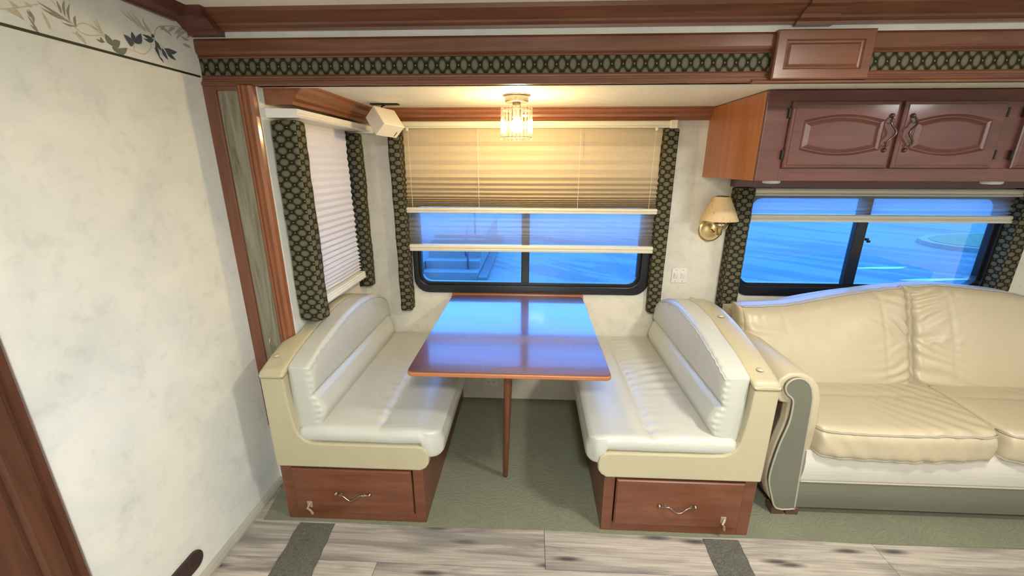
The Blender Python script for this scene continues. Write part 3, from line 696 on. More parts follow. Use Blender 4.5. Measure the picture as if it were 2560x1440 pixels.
# padded fabric side panels
def side_panel(x0, x1, y0, y1, z0, z1, label, taper=0.0):
    def fn(u, v, w):
        p = soft(u, v, edge_grid(w), x1 - x0, y1 - y0, z1 - z0, .014)
        k = .003 * noise.noise(Vector((p.z * 9, x0 * 7, y0 * 5))) + .0015 * noise.noise(Vector((p.z * 40, u * 3, v * 3)))
        return Vector((x0 + p.x + k, y0 + p.y + k, z0 + p.z))
    bm = grid_box(10, 8, 60, fn)
    o = obj('fabric_side_panel', bm, M['fab_leg'], smooth=True); uv_box(o)
    tag(o, label, 'window panel', 'padded olive fabric panels framing the windows')
    return o
side_panel(-.770, -.700, -.085, -.002, .640, 1.665, 'olive patterned padded side panel left of the wide dinette window')
side_panel(.718, .792, -.066, -.002, .642, 1.684, 'olive patterned padded side panel right of the wide dinette window')
side_panel(1.130, 1.225, -.085, -.002, .690, 1.382, 'olive patterned padded side panel beside the brass lamp, left of the sofa window')
side_panel(2.625, 2.705, -.085, -.002, .690, 1.382, 'olive patterned padded side panel right of the sofa window')
side_panel(XI + .002, XI + .108, -.764, -.690, .835, 1.662, 'nearest olive patterned padded panel, beside the wooden jamb on the left')
side_panel(XI + .002, XI + .070, -.096, -.020, .795, 1.662, 'narrow olive patterned padded panel between the white blind and the corner')
# wood valance strip above the sofa window
o = obj('valance_board', bx(1.118, 2.76, -.075, -.0475 + .04, 1.384, 1.432), M['mahogX'], bevel=.002)
tag(o, 'dark wooden valance board above the sofa window, under the cupboard', 'valance')

# ================================================================== CUPBOARD
cb = thing('overhead_cupboard', 'red brown overhead cupboard with arched panel doors above the sofa', 'cupboard', (1.9, -.28, 1.434))
CX0, CX1, CYF, CZ0, CZ1 = .961, 2.84, -.566, 1.434, 1.786
obj('side_board', bx(CX0, CX0 + .016, CYF + .018, -.001, CZ0, CZ1 - .001), M['cab_side'], cb, bevel=.001)['label'] = 'orange cherry side of the cupboard'
obj('cupboard_body', bx(CX0 + .016, CX1, CYF + .020, -.058, CZ0 + .004, CZ1 - .002), M['mahogX'], cb)
obj('face_frame', bx(CX0, CX0 + .095, CYF, CYF + .018, CZ0, CZ1 - .001, CX0 + .095, CX1, CYF, CYF + .018, 1.742, CZ1 - .001, CX0 + .095, CX1, CYF, CYF + .018, CZ0, 1.487, 1.44, 1.52, CYF + .001, CYF + .018, 1.487, 1.742, 1.86, 1.98, CYF, CYF + .018, 1.487, 1.742, 2.36, 2.42, CYF, CYF + .018, 1.487, 1.742), M['mahogX'], cb, bevel=.0015)
def rings_panel(bm, x0, x1, z0, z1, rs, yb, n=12):
    """rs: list of (x0,x1,z0,z1,arch,y): slab built from nested outlines"""
    def outline(a0, a1, c0, c1, arch, y):
        pts = []
        for i in range(n): t = i / n; pts.append((a0 + (a1 - a0) * t, c0 - arch * sin(pi * t)))
        for i in range(n): t = i / n; pts.append((a1, c0 + (c1 - c0) * t))
        for i in range(n): t = i / n; pts.append((a1 - (a1 - a0) * t, c1 + arch * sin(pi * t)))
        for i in range(n): t = i / n; pts.append((a0, c1 - (c1 - c0) * t))
        return [bm.verts.new((p[0], y, p[1])) for p in pts]
    R = [outline(x0, x1, z0, z1, 0, yb)] + [outline(*r) for r in rs]
    for A, Bq in zip(R, R[1:]):
        m_ = len(A)
        for k in range(m_): bm.faces.new((A[k], A[(k + 1) % m_], Bq[(k + 1) % m_], Bq[k]))
    bm.faces.new(R[-1]); bm.faces.new(R[0][::-1])
def door(x0, x1, z0=1.487, z1=1.741, yb=CYF - .0005, yf=CYF - .021, arch=.022, mx=.050, mz=.070):
    bm = bmesh.new(); e = .004
    a0, a1, c0, c1 = x0 + mx, x1 - mx, z0 + mz, z1 - mz
    rings_panel(bm, x0, x1, z0, z1, [
        (x0, x1, z0, z1, 0, yf + .008), (x0 + .004, x1 - .004, z0 + .004, z1 - .004, 0, yf + .004), (x0 + .010, x1 - .010, z0 + .010, z1 - .010, 0, yf + .0035), (x0 + .013, x1 - .013, z0 + .013, z1 - .013, 0, yf),
        (a0, a1, c0, c1, arch, yf), (a0 + .003, a1 - .003, c0 + .003, c1 - .003, arch, yf + .004), (a0 + .010, a1 - .010, c0 + .008, c1 - .008, arch, yf + .009),
        (a0 + .014, a1 - .014, c0 + .011, c1 - .011, arch, yf + .009), (a0 + .030, a1 - .030, c0 + .022, c1 - .022, arch * .9, yf + .0015), (a0 + .034, a1 - .034, c0 + .025, c1 - .025, arch * .9, yf + .001)], yb)
    return bm
def handle(parent, c, axis, L=.135, mat=None, flip=1):
    """wavy pull: two rosettes and an S-curved bar; axis X or Z"""
    n = 28; P = []
    for i in range(n + 1):
        t = i / n; s = (t - .5) * L
        w = flip * .014 * sin(2 * pi * t * 1.5) * (0.35 + 0.65 * sin(pi * t)); y = -.004 - .020 * sin(pi * t) ** .6
        P.append((c[0] + s, c[1] + y, c[2] + w) if axis == 'X' else (c[0] + w, c[1] + y, c[2] + s))
    bm = bmesh.new(); tube(bm, P, [.0022 + .0022 * sin(pi * i / n) for i in range(n + 1)], 7)
    for s in (-1, 1):
        e = (c[0] + s * L / 2, c[1], c[2]) if axis == 'X' else (c[0], c[1], c[2] + s * L / 2)
        lathe(bm, [(.009, 0), (.009, .003), (.006, .006), (.005, .010), (.002, .012)], e, 12, 'Y')
        q = []
        for k in range(10):
            a = k / 9 * 1.6 * pi; rr = .011 * (1 - k / 14)
            dx, dz = -s * (L / 2 - .020) * 0 + rr * cos(a), rr * sin(a)
            q.append((c[0] + s * (L / 2 - .022) + dx, c[1] - .010, c[2] + dz) if axis == 'X' else (c[0] + dz, c[1] - .010, c[2] + s * (L / 2 - .022) + dx))
        tube(bm, q, .0016, 6)
    return obj('handle', bm, mat or M['pull'], parent, smooth=True)
for x0, x1, hx, fl_ in ((1.056, 1.472, 1.440, -1), (1.488, 1.880, 1.520, 1), (1.958, 2.36, 2.33, -1), (2.376, 2.78, 2.41, 1)):
    d = obj('door', door(x0, x1), M['mahogX'], cb)
    handle(d, (hx, CYF - .021, 1.622), 'Z', .130, M['bronze'], fl_)
    hxs = x0 - .006 if fl_ < 0 else x1 + .006
    for z in (1.54, 1.70):
        obj('hinge', bx(hxs - .004, hxs + .004, CYF - .014, CYF - .0005, z - .018, z + .018), M['dark'], d, bevel=.001)
for x, lab in ((1.099, 'small white puck light under the cupboard, near its orange end'), (2.05, 'small white puck light under the cupboard, above the right pane')):
    pk = obj('puck_light', lt([(.036, .016), (.036, .004), (.030, 0), (.001, -.002)], (x, -.44, 1.419), 24), M['lens'], smooth=False)
    tag(pk, lab, 'light', 'puck lights under the cupboard')

# access panel on the header
ap = thing('access_panel', 'small wooden panel with a raised centre hung on the header', 'wooden panel', (.98, -.82, 1.777))
bm = bmesh.new()
x0, x1, z0, z1 = .822, 1.138, 1.777, 1.927; yf = -.836
rings_panel(bm, x0, x1, z0, z1, [(x0, x1, z0, z1, 0, yf + .004), (x0 + .004, x1 - .004, z0 + .004, z1 - .004, 0, yf), (x0 + .031, x1 - .031, z0 + .030, z1 - .030, 0, yf), (x0 + .035, x1 - .035, z0 + .034, z1 - .034, 0, yf + .006), (x0 + .041, x1 - .041, z0 + .039, z1 - .039, 0, yf + .007), (x0 + .048, x1 - .048, z0 + .046, z1 - .046, 0, yf + .001)], YD - .012)
obj('raised_panel', bm, M['cherryX'], ap)

# ================================================================== CEILING LAMP
LX, LY = -.056, -.45
lp = thing('ceiling_lamp', 'crystal cylinder ceiling lamp glowing over the dinette table', 'ceiling lamp', (LX, LY, ZC))
obj('canopy', lt([(.062, 0), (.062, -.003), (.052, -.006), (.052, -.026), (.049, -.030), (.020, -.031)], (LX, LY, ZC - .0005), 32), M['nickel'], lp, bevel=.001)
bm = bmesh.new(); lathe(bm, [(.0175, -.029), (.018, -.038), (.022, -.055), (.021, -.062), (.021, -.090), (.018, -.094)], (LX, LY, ZC), 20)
obj('socket', bm, M['nickel'], lp, smooth=True)
bm = bmesh.new(); 

for a in (0, 2.09, 4.19):
    obj('canopy_screw', lt([(.003, 0), (.003, .004), (.001, .005)], (LX + .052 * cos(a - 1.6), LY + .052 * sin(a - 1.6), ZC - .016), 8, 'Y'), M['nickel'], lp)
sh = obj('shade_frame', bx(LX - .068, LX + .068, LY - .0015, LY + .0015, ZC - .064, ZC - .061, LX - .0015, LX + .0015, LY - .068, LY + .068, ZC - .064, ZC - .061), M['nickel'], lp)
ztop, zbot = ZC - .050, ZC - .186
for z in (ZC - .062, zbot + .012):
    obj('ring', tb([(LX + .066 * cos(2 * pi * k / 40), LY + .066 * sin(2 * pi * k / 40), z) for k in range(40)], .0018, 6, True), M['nickel'], lp, smooth=True)
NP = 24
for k in range(NP):
    a = 2 * pi * (k + .5) / NP; ca, sa = cos(a), sin(a); r = .0665
    t = Vector((-sa, ca, 0)); n_ = Vector((ca, sa, 0)); c = Vector((LX + r * ca, LY + r * sa, 0))
    bm = bmesh.new()
    prof = [(-.0062, 0), (0, -.0035), (.0062, 0), (.0028, .0048), (-.0028, .0048)]
    lv = [(ztop, .35), (ztop - .008, 1.0), (zbot + .008, 1.0), (zbot, .35)]
    rr = []
    for z, s in lv: rr.append([bm.verts.new(c + t * (p[0] * s) + n_ * (p[1] * s) + Vector((0, 0, z))) for p in prof])
    for A, Bq in zip(rr, rr[1:]):
        for i in range(5): bm.faces.new((A[i], A[(i + 1) % 5], Bq[(i + 1) % 5], Bq[i]))
    bm.faces.new(rr[0]); bm.faces.new(rr[-1][::-1])
    obj('crystal_prism', bm, M['crystal'], lp)
bm = bmesh.new(); lathe(bm, [(.012, -.094), (.014, -.100), (.024, -.112), (.0275, -.126), (.024, -.141), (.013, -.151), (.001, -.153)], (LX, LY, ZC), 24)
obj('bulb', bm, M['bulb'], lp, smooth=True)

# ================================================================== SPEAKER
SPX = (-.69512, -.33, 1.68628); SPM = ((-0.54082385, 0.47960566, -0.69100505), (0.34548344, 0.8756784, 0.33738484), (0.76690988, -0.05626503, -0.63928357)); SPS = (.1109, .134, .0813)
mm = Matrix(SPM)
sp = thing('speaker', 'small off white cube speaker hung in the corner left of the lamp', 'speaker', SPX)
def spv(a, b, c): return Vector(SPX) + mm @ Vector((a, b, c))
bm = bmesh.new(); box(bm, 0, SPS[0], 0, SPS[1], 0, SPS[2])
for v_ in bm.verts: v_.co = spv(*v_.co)
obj('speaker_case', bm, M['speaker'], sp, bevel=.004)
bm = bmesh.new(); box(bm, -.0012, .0005, SPS[1] * .80, SPS[1] * .83, SPS[2] * .50, SPS[2] * .86)
for v_ in bm.verts: v_.co = spv(*v_.co)
obj('badge_slot', bm, M['dark'], sp)
top = spv(SPS[0] * .9, SPS[1] * .55, SPS[2] * .6)
obj('bracket', tb([top, (top.x, top.y + .02, ZC - .012), (top.x + .02, top.y + .02, ZC - .003)], .004, 8), M['dark'], sp)
obj('bracket_plate', bx(top.x - .05, top.x + .09, top.y - .01, top.y + .03, ZC - .006, ZC - .0005), M['dark'], sp, bevel=.001)

# ================================================================== SCONCES
def sconce(x, label):
    s = thing('wall_sconce', label, 'wall lamp', (x, 0, 1.14), 'brass wall lamps beside the sofa window')
    obj('backplate', lt([(.068, 0), (.068, .004), (.062, .010), (.056, .012), (.050, .010), (.030, .016), (.012, .020), (.001, .021)], (x, -.0005, 1.140), 36, 'Y'), M['brass'], s, smooth=True)
    bm = bmesh.new(); tube(bm, [(x, -.018, 1.140), (x, -.055, 1.130), (x, -.095, 1.132), (x, -.110, 1.150)], [.009, .007, .007, .008], 10)
    obj('arm', bm, M['brass'], s, smooth=True)
    obj('cup', lt([(.012, -.02), (.016, -.018), (.016, .012), (.024, .030), (.034, .044), (.030, .045), (.012, .030)], (x, -.112, 1.148), 20), M['brass'], s, smooth=True)
    bm = bmesh.new(); tube(bm, [(x + .014, -.112, 1.15), (x + .040, -.112, 1.165), (x + .046, -.112, 1.185), (x + .020, -.112, 1.19)], .003, 6)
    obj('switch_key', bm, M['brass'], s)
    obj('candle_tube', lt([(.015, .03), (.015, .09), (.010, .092)], (x, -.112, 1.148), 16), M['white_plastic'], s, smooth=True)
    bm = bmesh.new(); c = (x - .006, -.112, 0)
    lathe(bm, [(.097, 1.210), (.040, 1.336), (.0385, 1.336), (.0955, 1.210), (.097, 1.210)], c, 40, cap=False)
    obj('lamp_shade', bm, M['parchment'], s, smooth=False)
    obj('shade_cap', lt([(.032, 1.334), (.030, 1.339), (.010, 1.341)], c, 20), M['bronze'], s)
sconce(1.045, 'brass wall lamp with a speckled parchment shade, left of the sofa window')
sconce(2.822, 'brass wall lamp cut off by the right edge, right of the sofa window')

# switch plate
sw = thing('switch_plate', 'square ivory plate with two rocker switches under the wall lamp', 'light switch', (.90, 0, .866))
obj('plate', bx(.857, .945, -.006, -.0005, .822, .912), M['white_plastic'], sw, bevel=.002)
for x in (.880, .922):
    bm = bmesh.new(); prism(bm, [(-.006, .850), (-.010, .852), (-.016, .882), (-.006, .884)], 'X', x - .011, x + .011)
    obj('rocker', bm, M['white_plastic'], sw, bevel=.001)
    for z in (.900, .833): obj('screw', lt([(.0026, 0), (.0022, .0012)], (x, -.006, z), 10, 'Y'), M['pull'], sw)
# outlet under the table
ot = thing('wall_outlet', 'small white power outlet on the back wall under the table', 'outlet', (-.228, 0, .125))
obj('plate', bx(-.272, -.185, -.006, -.0005, .096, .154), M['white_plastic'], ot, bevel=.002)
for x in (-.247, -.210):
    r_ = obj('socket_face', bx(x - .013, x + .013, -.0085, -.006, .112, .140), M['white_plastic'], ot, bevel=.002)
    obj('slot', bx(x - .006, x - .004, -.009, -.0084, .122, .132, x + .003, x + .005, -.009, -.0084, .122, .132, x - .002, x + .002, -.009, -.0084, .1145, .1175), M['dark'], r_)
# dark rounded plate low on left wall
dp = thing('wall_plate', 'dark brown rounded outlet plate low on the left wall', 'outlet', (XL, -1.37, .12))
bm = bmesh.new(); prism(bm, [(a, b) for a, b in rrect(-1.455, -1.288, .082, .152, .034)], 'X', XL + .0005, XL + .014)
obj('plate', bm, M['dark_plate'], dp, bevel=.003)
bm = bmesh.new(); prism(bm, rrect(-1.425, -1.385, .100, .132, .008), 'X', XL + .012, XL + .0155)
f_ = obj('socket_face', bm, M['bronze'], dp)
obj('screw', bx(XL + .014, XL + .0152, -1.340, -1.334, .116, .120), M['dark'], dp)

# ================================================================== TABLE
tbm = thing('dinette_table', 'glossy cherry dinette table with one slanted round leg under the window', 'table', (-.064, -.55, 0))
def poly_top(x0, x1, y0, y1, r):
    return [(p[0], p[1]) for p in rrect(x0, x1, y0, y1, r, 6)]
obj('tabletop', pr_(poly_top(-.452, .325, -1.018, -.060, .022), 'Z', .7365, .7405), M['table'], tbm, bevel=.001)
obj('table_edge', pr_(poly_top(-.455, .328, -1.022, -.060, .024), 'Z', .719, .7365), M['table_edge'], tbm, bevel=.004)
obj('apron', pr_(poly_top(-.415, .288, -.990, -.060, .01), 'Z', .706, .719), M['table_edge'], tbm, bevel=.002)
obj('wall_ledge', bx(-.462, .335, -.052, -.0005, .706, .7365, -.462, .335, -.040, -.0005, .7365, .742), M['table_edge'], tbm, bevel=.002)
bm = bmesh.new(); tube(bm, [(-.070, -.865, .706), (-.074, -.845, .60), (-.083, -.79, .33), (-.0935, -.724, .03), (-.0945, -.717, .0085)], [.018, .018, .015, .0125, .011], 16)
obj('leg', bm, M['baseZ'], tbm, smooth=True)
obj('leg_hinge', bx(-.095, -.045, -.89, -.84, .700, .7065), M['pull'], tbm, bevel=.002)

# ================================================================== BENCHES
ARCH = [(-1.03, .728), (-.95, .758), (-.85, .785), (-.72, .812), (-.6, .832), (-.45, .838), (-.3, .818), (-.15, .765), (-.02, .700)]
def arch(y): return sm(ARCH, y)
def bench(xo, d, label, hand_x, latch_x, seed):
    """xo: outer edge, d: direction towards the table"""
    b = thing('dinette_bench', label, 'bench', (xo + d * .33, -.55, 0), 'dinette benches')
    def X(s): return xo + d * s
    def ob(name, boxes, mat, parent=b, bevel=0.0):
        bm = bmesh.new()
        for s0, s1, y0, y1, z0, z1 in boxes: box(bm, *sorted((X(s0), X(s1))), y0, y1, z0, z1)
        return obj(name, bm, mat, parent, bevel=bevel)
    left = d > 0
    si = .034 if left else 0.0          # the slide-out wall stands inside the bench's outer line
    FY = -1.012
    # wooden base: front frame, side board, drawer
    ob('base_side', [(.596, .611, FY + .016, -.003, .0045, .40)], M['baseY'], bevel=.001); ob('base_side', [(.02 + si, .034 + si, -.78, -.003, .0045, .29)], M['baseY'])
    zf = .292
    ob('base_front', [(0, .048, FY, FY + .016, .0045, zf), (.566, .611, FY, FY + .016, .0045, zf), (.048, .566, FY, FY + .016, .0045, .048), (.048, .566, FY, FY + .016, .279, zf), (.0, .048, FY + .016, -.815, .0045, zf)], M['baseX'], bevel=.002)
    # drawer
    bm = bmesh.new(); a0, a1 = sorted((X(.052), X(.562)))
    yq = FY - .014
    rings_panel(bm, a0, a1, .051, .276, [(a0, a1, .051, .276, 0, yq + .006), (a0 + .005, a1 - .005, .056, .271, 0, yq), (a0 + .02, a1 - .02, .07, .257, 0, yq - .001)], FY + .004, 6)
    dr = obj('drawer', bm, M['baseX'], b)
    handle(dr, (hand_x, yq - .001, .158), 'X', .145)
    lm = bmesh.new(); box(lm, latch_x - .011, latch_x + .011, yq - .004, yq, .082, .112)
    tube(lm, [(latch_x + .004, yq - .006, .106), (latch_x - .006, yq - .014, .086), (latch_x + .004, yq - .010, .070), (latch_x + .008, yq - .006, .050)], [.004, .005, .005, .006], 8)
    obj('latch', lm, M['hardware'], dr, bevel=.001)
    # L-shaped padded end panel
    prof = [(0, .292), (0, .722), (.004, .727), (.088, .727), (.092, .722), (.094, .62), (.100, .53), (.108, .470), (.118, .445), (.136, .424), (.160, .412), (.20, .408), (.60, .408), (.625, .402), (.640, .386), (.645, .360), (.642, .325), (.630, .306), (.608, .292)]
    bm = bmesh.new(); prism(bm, [(X(s), z) for s, z in prof], 'Y', -1.032, -.985)
    obj('end_panel', bm, M['frame_leather'], b, bevel=.007)
    # upholstered back board following the arch, with padded cap
    def back_fn(z0, dz_, s0, s1, grow):
        def fn(u, v, w):
            y = -.984 + (.984 - .004) * v
            s00 = s0 + (si if left and y > -.80 else 0)
            top = arch(y) + dz_
            return Vector((X(s00 + (s1 - s00) * u), y, z0 + (top - z0) * w))
        return fn
    obj('back_board', grid_box(2, 40, 2, back_fn(.26, -.022, .003, .092, 0)), M['frame_leather'], b, smooth=False)
    def capfn(u, v, w):
        y = -1.035 + (1.035 - .006) * v
        k = max(0, min(1, (y + .86) / .06)); s0 = -.003 + (si + .003) * (k if left else 0)
        p = soft(edge_grid(u), 0, w, 1, 1, 1, 0.0)
        t = arch(y); puff = .006 * sin(pi * u) ** .5 * (1 if w > .5 else 0)
        e = .006 * (1 - sin(pi * w))
        uu = min(max(u, .0), 1)
        rr = .35 * (1 if w > .75 else 0)
        ends = min(1, (y + 1.035) / .012 + .35) if w > .5 else 1
        bt = 0
        for by in (-.965, -.60, -.25): bt += .006 * math.exp(-((y - by) ** 2 + (X(.05) - X(s0 + (.096 - s0) * u)) ** 2) / .0012)
        return Vector((X(s0 + (.096 - s0) * (.5 + (u - .5) * (1 - (.10 if w > .8 else 0)))), y, t - .026 + .022 * w * ends + puff - (bt if w > .6 else 0)))
    obj('back_cap', grid_box(10, 90, 3, capfn), M['frame_leather'], b, smooth=True)
    for by in ((-.965, -.60, -.25) if not left else (-.950,)):
        sb = .030 if left else .048
        bm = bmesh.new(); lathe(bm, [(.013, 0), (.013, .003), (.009, .0065), (.001, .008)], (X(sb), by, arch(by) - .001), 16)
        obj('button', bm, M['frame_leather'], b, smooth=True)
    # seat cushion
    S0, S1 = .104, .700 if left else .690; Y0, Y1 = -1.028, -.006
    seam = .446 if left else .436
    def seat(u, v, w):
        p = soft(edge_grid(u), edge_grid(v), edge_grid(w), S1 - S0, Y1 - Y0, .068, .030)
        s = S0 + p.x; y = Y0 + p.y; z = .404 + p.z
        tt = max(0, (s - (S1 - .13)) / .13)
        if w < .5: z -= .062 * min(1, max(0, (s - .612) / .02))         # front roll hangs over the board
        elif w < 1: z -= .062 * (1 - w) * min(1, max(0, (s - .612) / .02))
        z += .012 * tt * tt * (-1.2 if w > .5 else 0)
        if w > .5:
            ds = s - seam
            z -= .013 * math.exp(-(ds / .011) ** 2) * min(1, (y + 1.03) / .07)
            z += .010 * sin(pi * min(1, max(0, (s - S0) / (seam - S0)))) * sin(pi * v) ** .5 + .008 * sin(pi * min(1, max(0, (s - seam) / (S1 - seam)))) * sin(pi * v) ** .5
            # gathers beside the seam
            q = math.exp(-abs(ds) / .05) * (1 if ds * 1 < 0 else .4)
            z += .0022 * q * sin(y * 120 + 3 * noise.noise(Vector((y * 7, s * 4, seed))))
            if not left:
                q = math.exp(-((s - .27) / .10) ** 2) * math.exp(-((y + .52) / .16) ** 2)
                z += .0055 * q * sin((y * .9 + s * .25) * 105 + 2.5 * noise.noise(Vector((y * 6, s * 6, 3))))
            else:
                q = math.exp(-((s - .36) / .07) ** 2) * math.exp(-((y + .80) / .14) ** 2)
                z += .0035 * q * sin((s * 1.1 + y * .5) * 85 + 2 * noise.noise(Vector((y * 6, s * 6, 5))))
        z += .0025 * noise.noise(Vector((s * 7, y * 7, seed)))
        y -= .003 * noise.noise(Vector((s * 9, z * 12, seed + 2)))
        cx = max(0, 1 - (S1 - s) / .06); cy = max(0, 1 - (y - Y0) / .06)
        y += .026 * cx * cx * (1 if cy > 0 else 0) * cy; s -= .016 * cx * cy * cy
        return Vector((X(s), y, z))
    so = obj('seat_cushion', grid_box(90, 150, 8, seat), M['cushion'], b, smooth=True)
    # back cushion with one horizontal fold
    B0 = .093
    def back(u, v, w):
        e = edge_grid
        p = soft(e(u), e(v), .5, .082, .935, 1.0, .018)
        y = -1.004 + p.y
        zt_ = arch(y) + .004; zb = .462
        z = zb + (zt_ - zb) * w
        f_ = u
        lowbulge = .030 * math.exp(-((z - .535) / .055) ** 2) + .006
        upbulge = .010 * sin(pi * min(1, max(0, (z - .61) / (zt_ - .61 + 1e-6))))
        fold = -.015 * math.exp(-((z - .612) / .010) ** 2)
        endk = min(1, max(0, y + 1.006) / .03) ** .5 * min(1, max(0, (-.068 - y)) / .05) ** .5
        endk = max(endk, 0)
        s = B0 + p.x + (lowbulge + upbulge + fold * endk) * f_ * (.35 + .65 * endk) + .012 * f_ * (1 - w)
        # rounding of the top edges and of the far end
        if w > .93: 
            k = (w - .93) / .07; s -= .010 * k * k * (u - .5) * 2; z -= .006 * k * k
        zr = .05 * (1 - min(1, max(0, -.07 - y) / .10)) ** 2
        if w > .5: z -= zr * (w - .5) * 2
        g_ = math.exp(-((w - .92) / .05) ** 2) * f_
        s += .0020 * g_ * sin(y * 150 + 3 * noise.noise(Vector((y * 5, seed, 0))))
        g2 = math.exp(-((z - .66) / .03) ** 2) * f_ * math.exp(-((y + .99) / .05) ** 2)
        z += .004 * noise.noise(Vector((y * 6, s * 10, seed))) * w
        y2 = y + .0025 * sin(z * 230) * math.exp(-((u - 1) / .25) ** 2) * math.exp(-((v) / .05) ** 2)
        s += .002 * noise.noise(Vector((y * 10, z * 10, seed + 5))) * f_
        return Vector((X(s), y2, z))
    bo = obj('back_cushion', grid_box(14, 130, 44, back), M['cushion'], b, smooth=True)
    P = []
    for i in range(61):
        v = .012 + i / 60 * .955; q = back(1.0, v, .925); P.append((q.x + d * .0022, q.y, q.z + .001))
    q0 = back(1.0, 0.0, .60); P0 = []
    obj('piping', tb(P, .0026, 6), M['cushion'], bo, smooth=True)
    return b
bench(-1.031, 1, 'buff and pale cream dinette bench on the left, under the white blind', -.724, -.918, 1.0)
bench(.941, -1, 'buff and pale cream dinette bench on the right, beside the sofa', .630, .824, 4.0)

# ================================================================== SOFA
sf = thing('sofa', 'cream leather sofa with sage green scroll arm fronts and green base', 'sofa', (1.9, -.5, 0))
TOP = [(1.06, .800), (1.2, .806), (1.35, .820), (1.55, .866), (1.75, .903), (1.9, .921), (2.0, .930), (2.2, .915), (2.4, .890), (2.6, .835), (2.75, .81)]
def arm(mir):
    def X(x): return 3.80 - x if mir else x
    out = [(1.205, .045), (1.205, .181), (1.218, .387), (1.220, .485), (1.208, .590), (1.188, .645), (1.154, .682), (1.110, .699), (1.065, .698), (1.030, .672), (1.014, .630), (1.022, .590), (1.050, .564), (1.082, .560), (1.084, .475), (1.066, .377), (1.054, .276), (1.054, .214), (1.062, .150), (1.085, .09), (1.118, .045)]
    bm = bmesh.new(); prism(bm, [(X(a), b) for a, b in out], 'Y', -.884, -.09)
    a_ = obj('arm', bm, M['sofa'], sf, bevel=.010)
    for p in a_.data.polygons: p.use_smooth = True
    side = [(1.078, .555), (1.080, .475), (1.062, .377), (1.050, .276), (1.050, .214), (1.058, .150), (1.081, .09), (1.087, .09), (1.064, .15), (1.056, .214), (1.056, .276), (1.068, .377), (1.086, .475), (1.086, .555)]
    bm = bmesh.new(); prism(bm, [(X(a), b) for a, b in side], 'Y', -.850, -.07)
    obj('arm_side_shade', bm, M['sofa_side_shade'], a_)  # added dark layer that paints the shade on the arm's outer leather
    fp = [(1.060, .612), (1.047, .636), (1.050, .660), (1.069, .679), (1.094, .684), (1.119, .675), (1.143, .648), (1.157, .608), (1.163, .571), (1.169, .478), (1.174, .391), (1.177, .341), (1.184, .219), (1.194, .060), (1.190, .044), (1.117, .044), (1.086, .109), (1.065, .172), (1.059, .214), (1.061, .276), (1.072, .377), (1.090, .475), (1.091, .551), (1.084, .590)]
    # smooth the outline
    n = len(fp); sp_ = []
    for i in range(n):
        for t in (0, .33, .66):
            p0, p1, p2, p3 = fp[i - 1], fp[i], fp[(i + 1) % n], fp[(i + 2) % n]
            sp_.append(tuple(.5 * ((2 * p1[k]) + (-p0[k] + p2[k]) * t + (2 * p0[k] - 5 * p1[k] + 4 * p2[k] - p3[k]) * t * t + (-p0[k] + 3 * p1[k] - 3 * p2[k] + p3[k]) * t ** 3) for k in (0, 1)))
    bm = bmesh.new(); prism(bm, [(X(a), b) for a, b in sp_], 'Y', -.900, -.880)
    pn = obj('front_panel', bm, M['sofa_green'], a_, bevel=.006); pn['label'] = 'sage green scroll shaped arm front'
    obj('piping', tb([(X(a), -.899, b) for a, b in sp_], .0040, 8, True), M['piping'], a_, smooth=True)
    bm = bmesh.new()
    for k in (0, .062): box(bm, *sorted((X(1.105 + k), X(1.160 + k))), -.893, -.845, .0045, .044)
    obj('foot', bm, M['foot'], sf, bevel=.004)
arm(False); arm(True)
SX0, SX1 = 1.205, 2.595
obj('base_band', grid_box(30, 4, 6, lambda u, v, w: Vector((SX0 - .012 + (SX1 - SX0 + .024) * u, -.892 + .85 * v - .006 * sin(pi * w) * (1 - v), .048 + .142 * w))), M['sofa_green'], sf, smooth=False)['label'] = 'sage green band along the bottom of the sofa'
obj('front_rail', grid_box(40, 4, 8, lambda u, v, w: Vector((SX0 - .010 + (SX1 - SX0 + .02) * u, -.890 + .85 * v - .010 * sin(pi * w) * (1 - v), .190 + .150 * w))), M['sofa_rail'], sf, smooth=False)
obj('rail_piping', tb([(SX0 - .012 + (SX1 - SX0 + .024) * i / 20, -.897, .190) for i in range(21)], .004, 6), M['piping'], sf)
obj('back_frame', grid_box(40, 3, 3, lambda u, v, w: Vector((1.14 + 1.53 * u, -.245 + .155 * v, .12 + (sm(TOP, 1.14 + 1.53 * u) - .20) * w))), M['sofa'], sf, smooth=False)
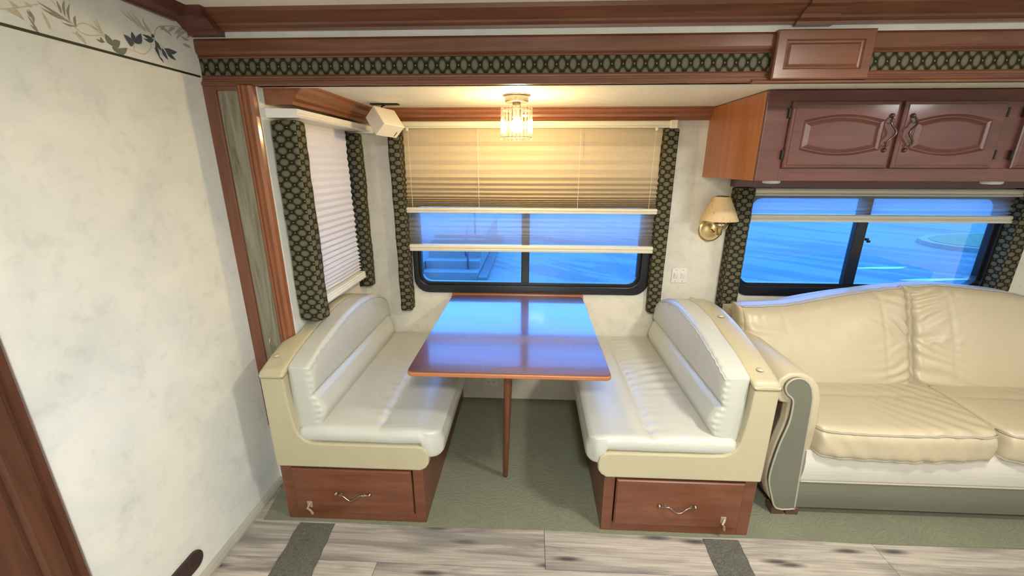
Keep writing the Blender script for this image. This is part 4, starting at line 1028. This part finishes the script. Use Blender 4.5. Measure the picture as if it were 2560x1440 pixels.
def seatc(x0, x1, seed):
    def fn(u, v, w):
        p = soft(edge_grid(u), edge_grid(v), edge_grid(w), x1 - x0, .62, .130, .040)
        p2 = soft(edge_grid(u), edge_grid(v), edge_grid(w), x1 - x0, .62, .130, .012)
        kk = min(1, max(0, (v - .16) / .3)); p = p.lerp(p2, kk * kk * (3 - 2 * kk))
        x, y, z = x0 + p.x, -.915 + p.y, .335 + p.z
        # rounded plan corners and bow front
        e = min(u, 1 - u); fr = (1 - v)
        if v < .25: y += .055 * math.exp(-(e / .055) ** 1.3) * (1 - v / .25)
        y -= .030 * sin(pi * u) * fr
        z += (.020 * sin(pi * u) ** (.7 - .5 * kk) * sin(pi * v) ** .8) if w > .5 else 0
        if w > .5: z += .055 * (v - 0) * .25 - .006 * math.exp(-((v - .45) / .012) ** 2) * sin(pi * u)
        if w < .5: z -= .012 * sin(pi * u) * fr
        # puckers down the front face
        ff = math.exp(-(v / .03) ** 2)
        y -= ff * .009 * noise.noise(Vector((x * 20 + z * 14, z * 7, seed))) * (1.4 - w) + ff * .004 * noise.noise(Vector((x * 50 + z * 30, z * 10, seed)))
        if w > .6:
            q = .0030 * sin((x * .9 + y * 1.0) * 75 + 3 * noise.noise(Vector((x * 5, y * 5, seed)))) * math.exp(-((u - .72) / .22) ** 2)
            z += q + .004 * noise.noise(Vector((x * 6, y * 6, seed)))
        return Vector((x, y, z))
    o = obj('seat_cushion', grid_box(110, 90, 14, fn), M['sofa'], sf, smooth=True)
    P = []; Q = []
    for i in range(71):
        u = .012 + .976 * i / 70
        q = fn(u, .03, .97); P.append((q.x, q.y - .007, q.z + .001)); q = fn(u, .0, .08); Q.append((q.x, q.y - .0005, q.z))
    obj('piping', tb(P, .0032, 6), M['piping'], o, smooth=True)
    obj('piping', tb(Q, .0032, 6), M['piping'], o, smooth=True)
seatc(1.196, 1.936, 11.0); seatc(1.937, 2.600, 23.0)
def backc(x0, x1, seed, inner):
    def fn(u, v, w):
        # u across, v 0 front 1 back, w up
        eg = edge_grid
        p = soft(eg(u), eg(v), .5, x1 - x0, .170, 1.0, .045)
        x = x0 + p.x; zt_ = sm(TOP, x) + .004; zb = .462
        z = zb + (zt_ - zb) * eg(w)
        y = -.560 + .165 * eg(w) + p.y * (1 - .25 * w)
        cr = min(1, min(eg(w), 1 - eg(w)) * (zt_ - zb) / .035); rnd = 1 - sqrt(max(0, 1 - (1 - cr) ** 2))
        vv = (v - .5) * 2
        y -= vv * .035 * rnd
        bul = sin(pi * u) ** .55 * sin(pi * min(1, .06 + eg(w) * .94)) ** .5
        if v < .5: y -= .042 * bul
        # gathers near the middle division, radiating
        du = (x1 - x) if inner > 0 else (x - x0)
        k = math.exp(-du / .11) * min(1, du / .02)
        ang = z - .70 + (du * .9) * (-1 if True else 1) * (.75 if z > .68 else -.35)
        fr = 1 if v < .5 else 0
        y += fr * (.009 if inner > 0 else .015) * k * (.55 + .9 * noise.noise(Vector((z * 14, x * 3, seed + 9)))) * sin(ang * 125 + 7.0 * noise.noise(Vector((z * 8, x * 5, seed))))
        do = (x - x0) if inner > 0 else (x1 - x)
        k2 = math.exp(-do / .16) * math.exp(-((z - .68) / .10) ** 2)
        y += fr * .006 * k2 * (.6 + .9 * noise.noise(Vector((z * 10, x * 4, seed + 3)))) * sin((z + do * .55) * 80 + 6 * noise.noise(Vector((z * 6, x * 6, seed))))
        kt = math.exp(-((zt_ - z) / .045) ** 2)
        y += fr * .004 * kt * (.5 + noise.noise(Vector((x * 9, 2, seed)))) * sin(x * 85 + 6 * noise.noise(Vector((x * 7, 0, seed))))
        # vertical panel seams
        for sx_ in ((.34, .70) if inner > 0 else (.30, .66)):
            y += fr * .004 * math.exp(-((u - sx_ - .03 * (1 - w)) / .006) ** 2)
        y += fr * .008 * noise.noise(Vector((x * 4, z * 5, seed)))
        
        return Vector((x, y, z))
    o = obj('back_cushion', grid_box(110, 8, 80, fn), M['sofa'], sf, smooth=True)
    P = []
    for i in range(81):
        u = .02 + .96 * i / 80; q = fn(u, 0.06, .965); P.append((q.x, q.y - .003, q.z + .0045))
    obj('piping', tb(P, .0034, 6), M['piping'], o, smooth=True)
backc(1.085, 1.868, 31.0, 1); backc(1.872, 2.70, 47.0, -1)
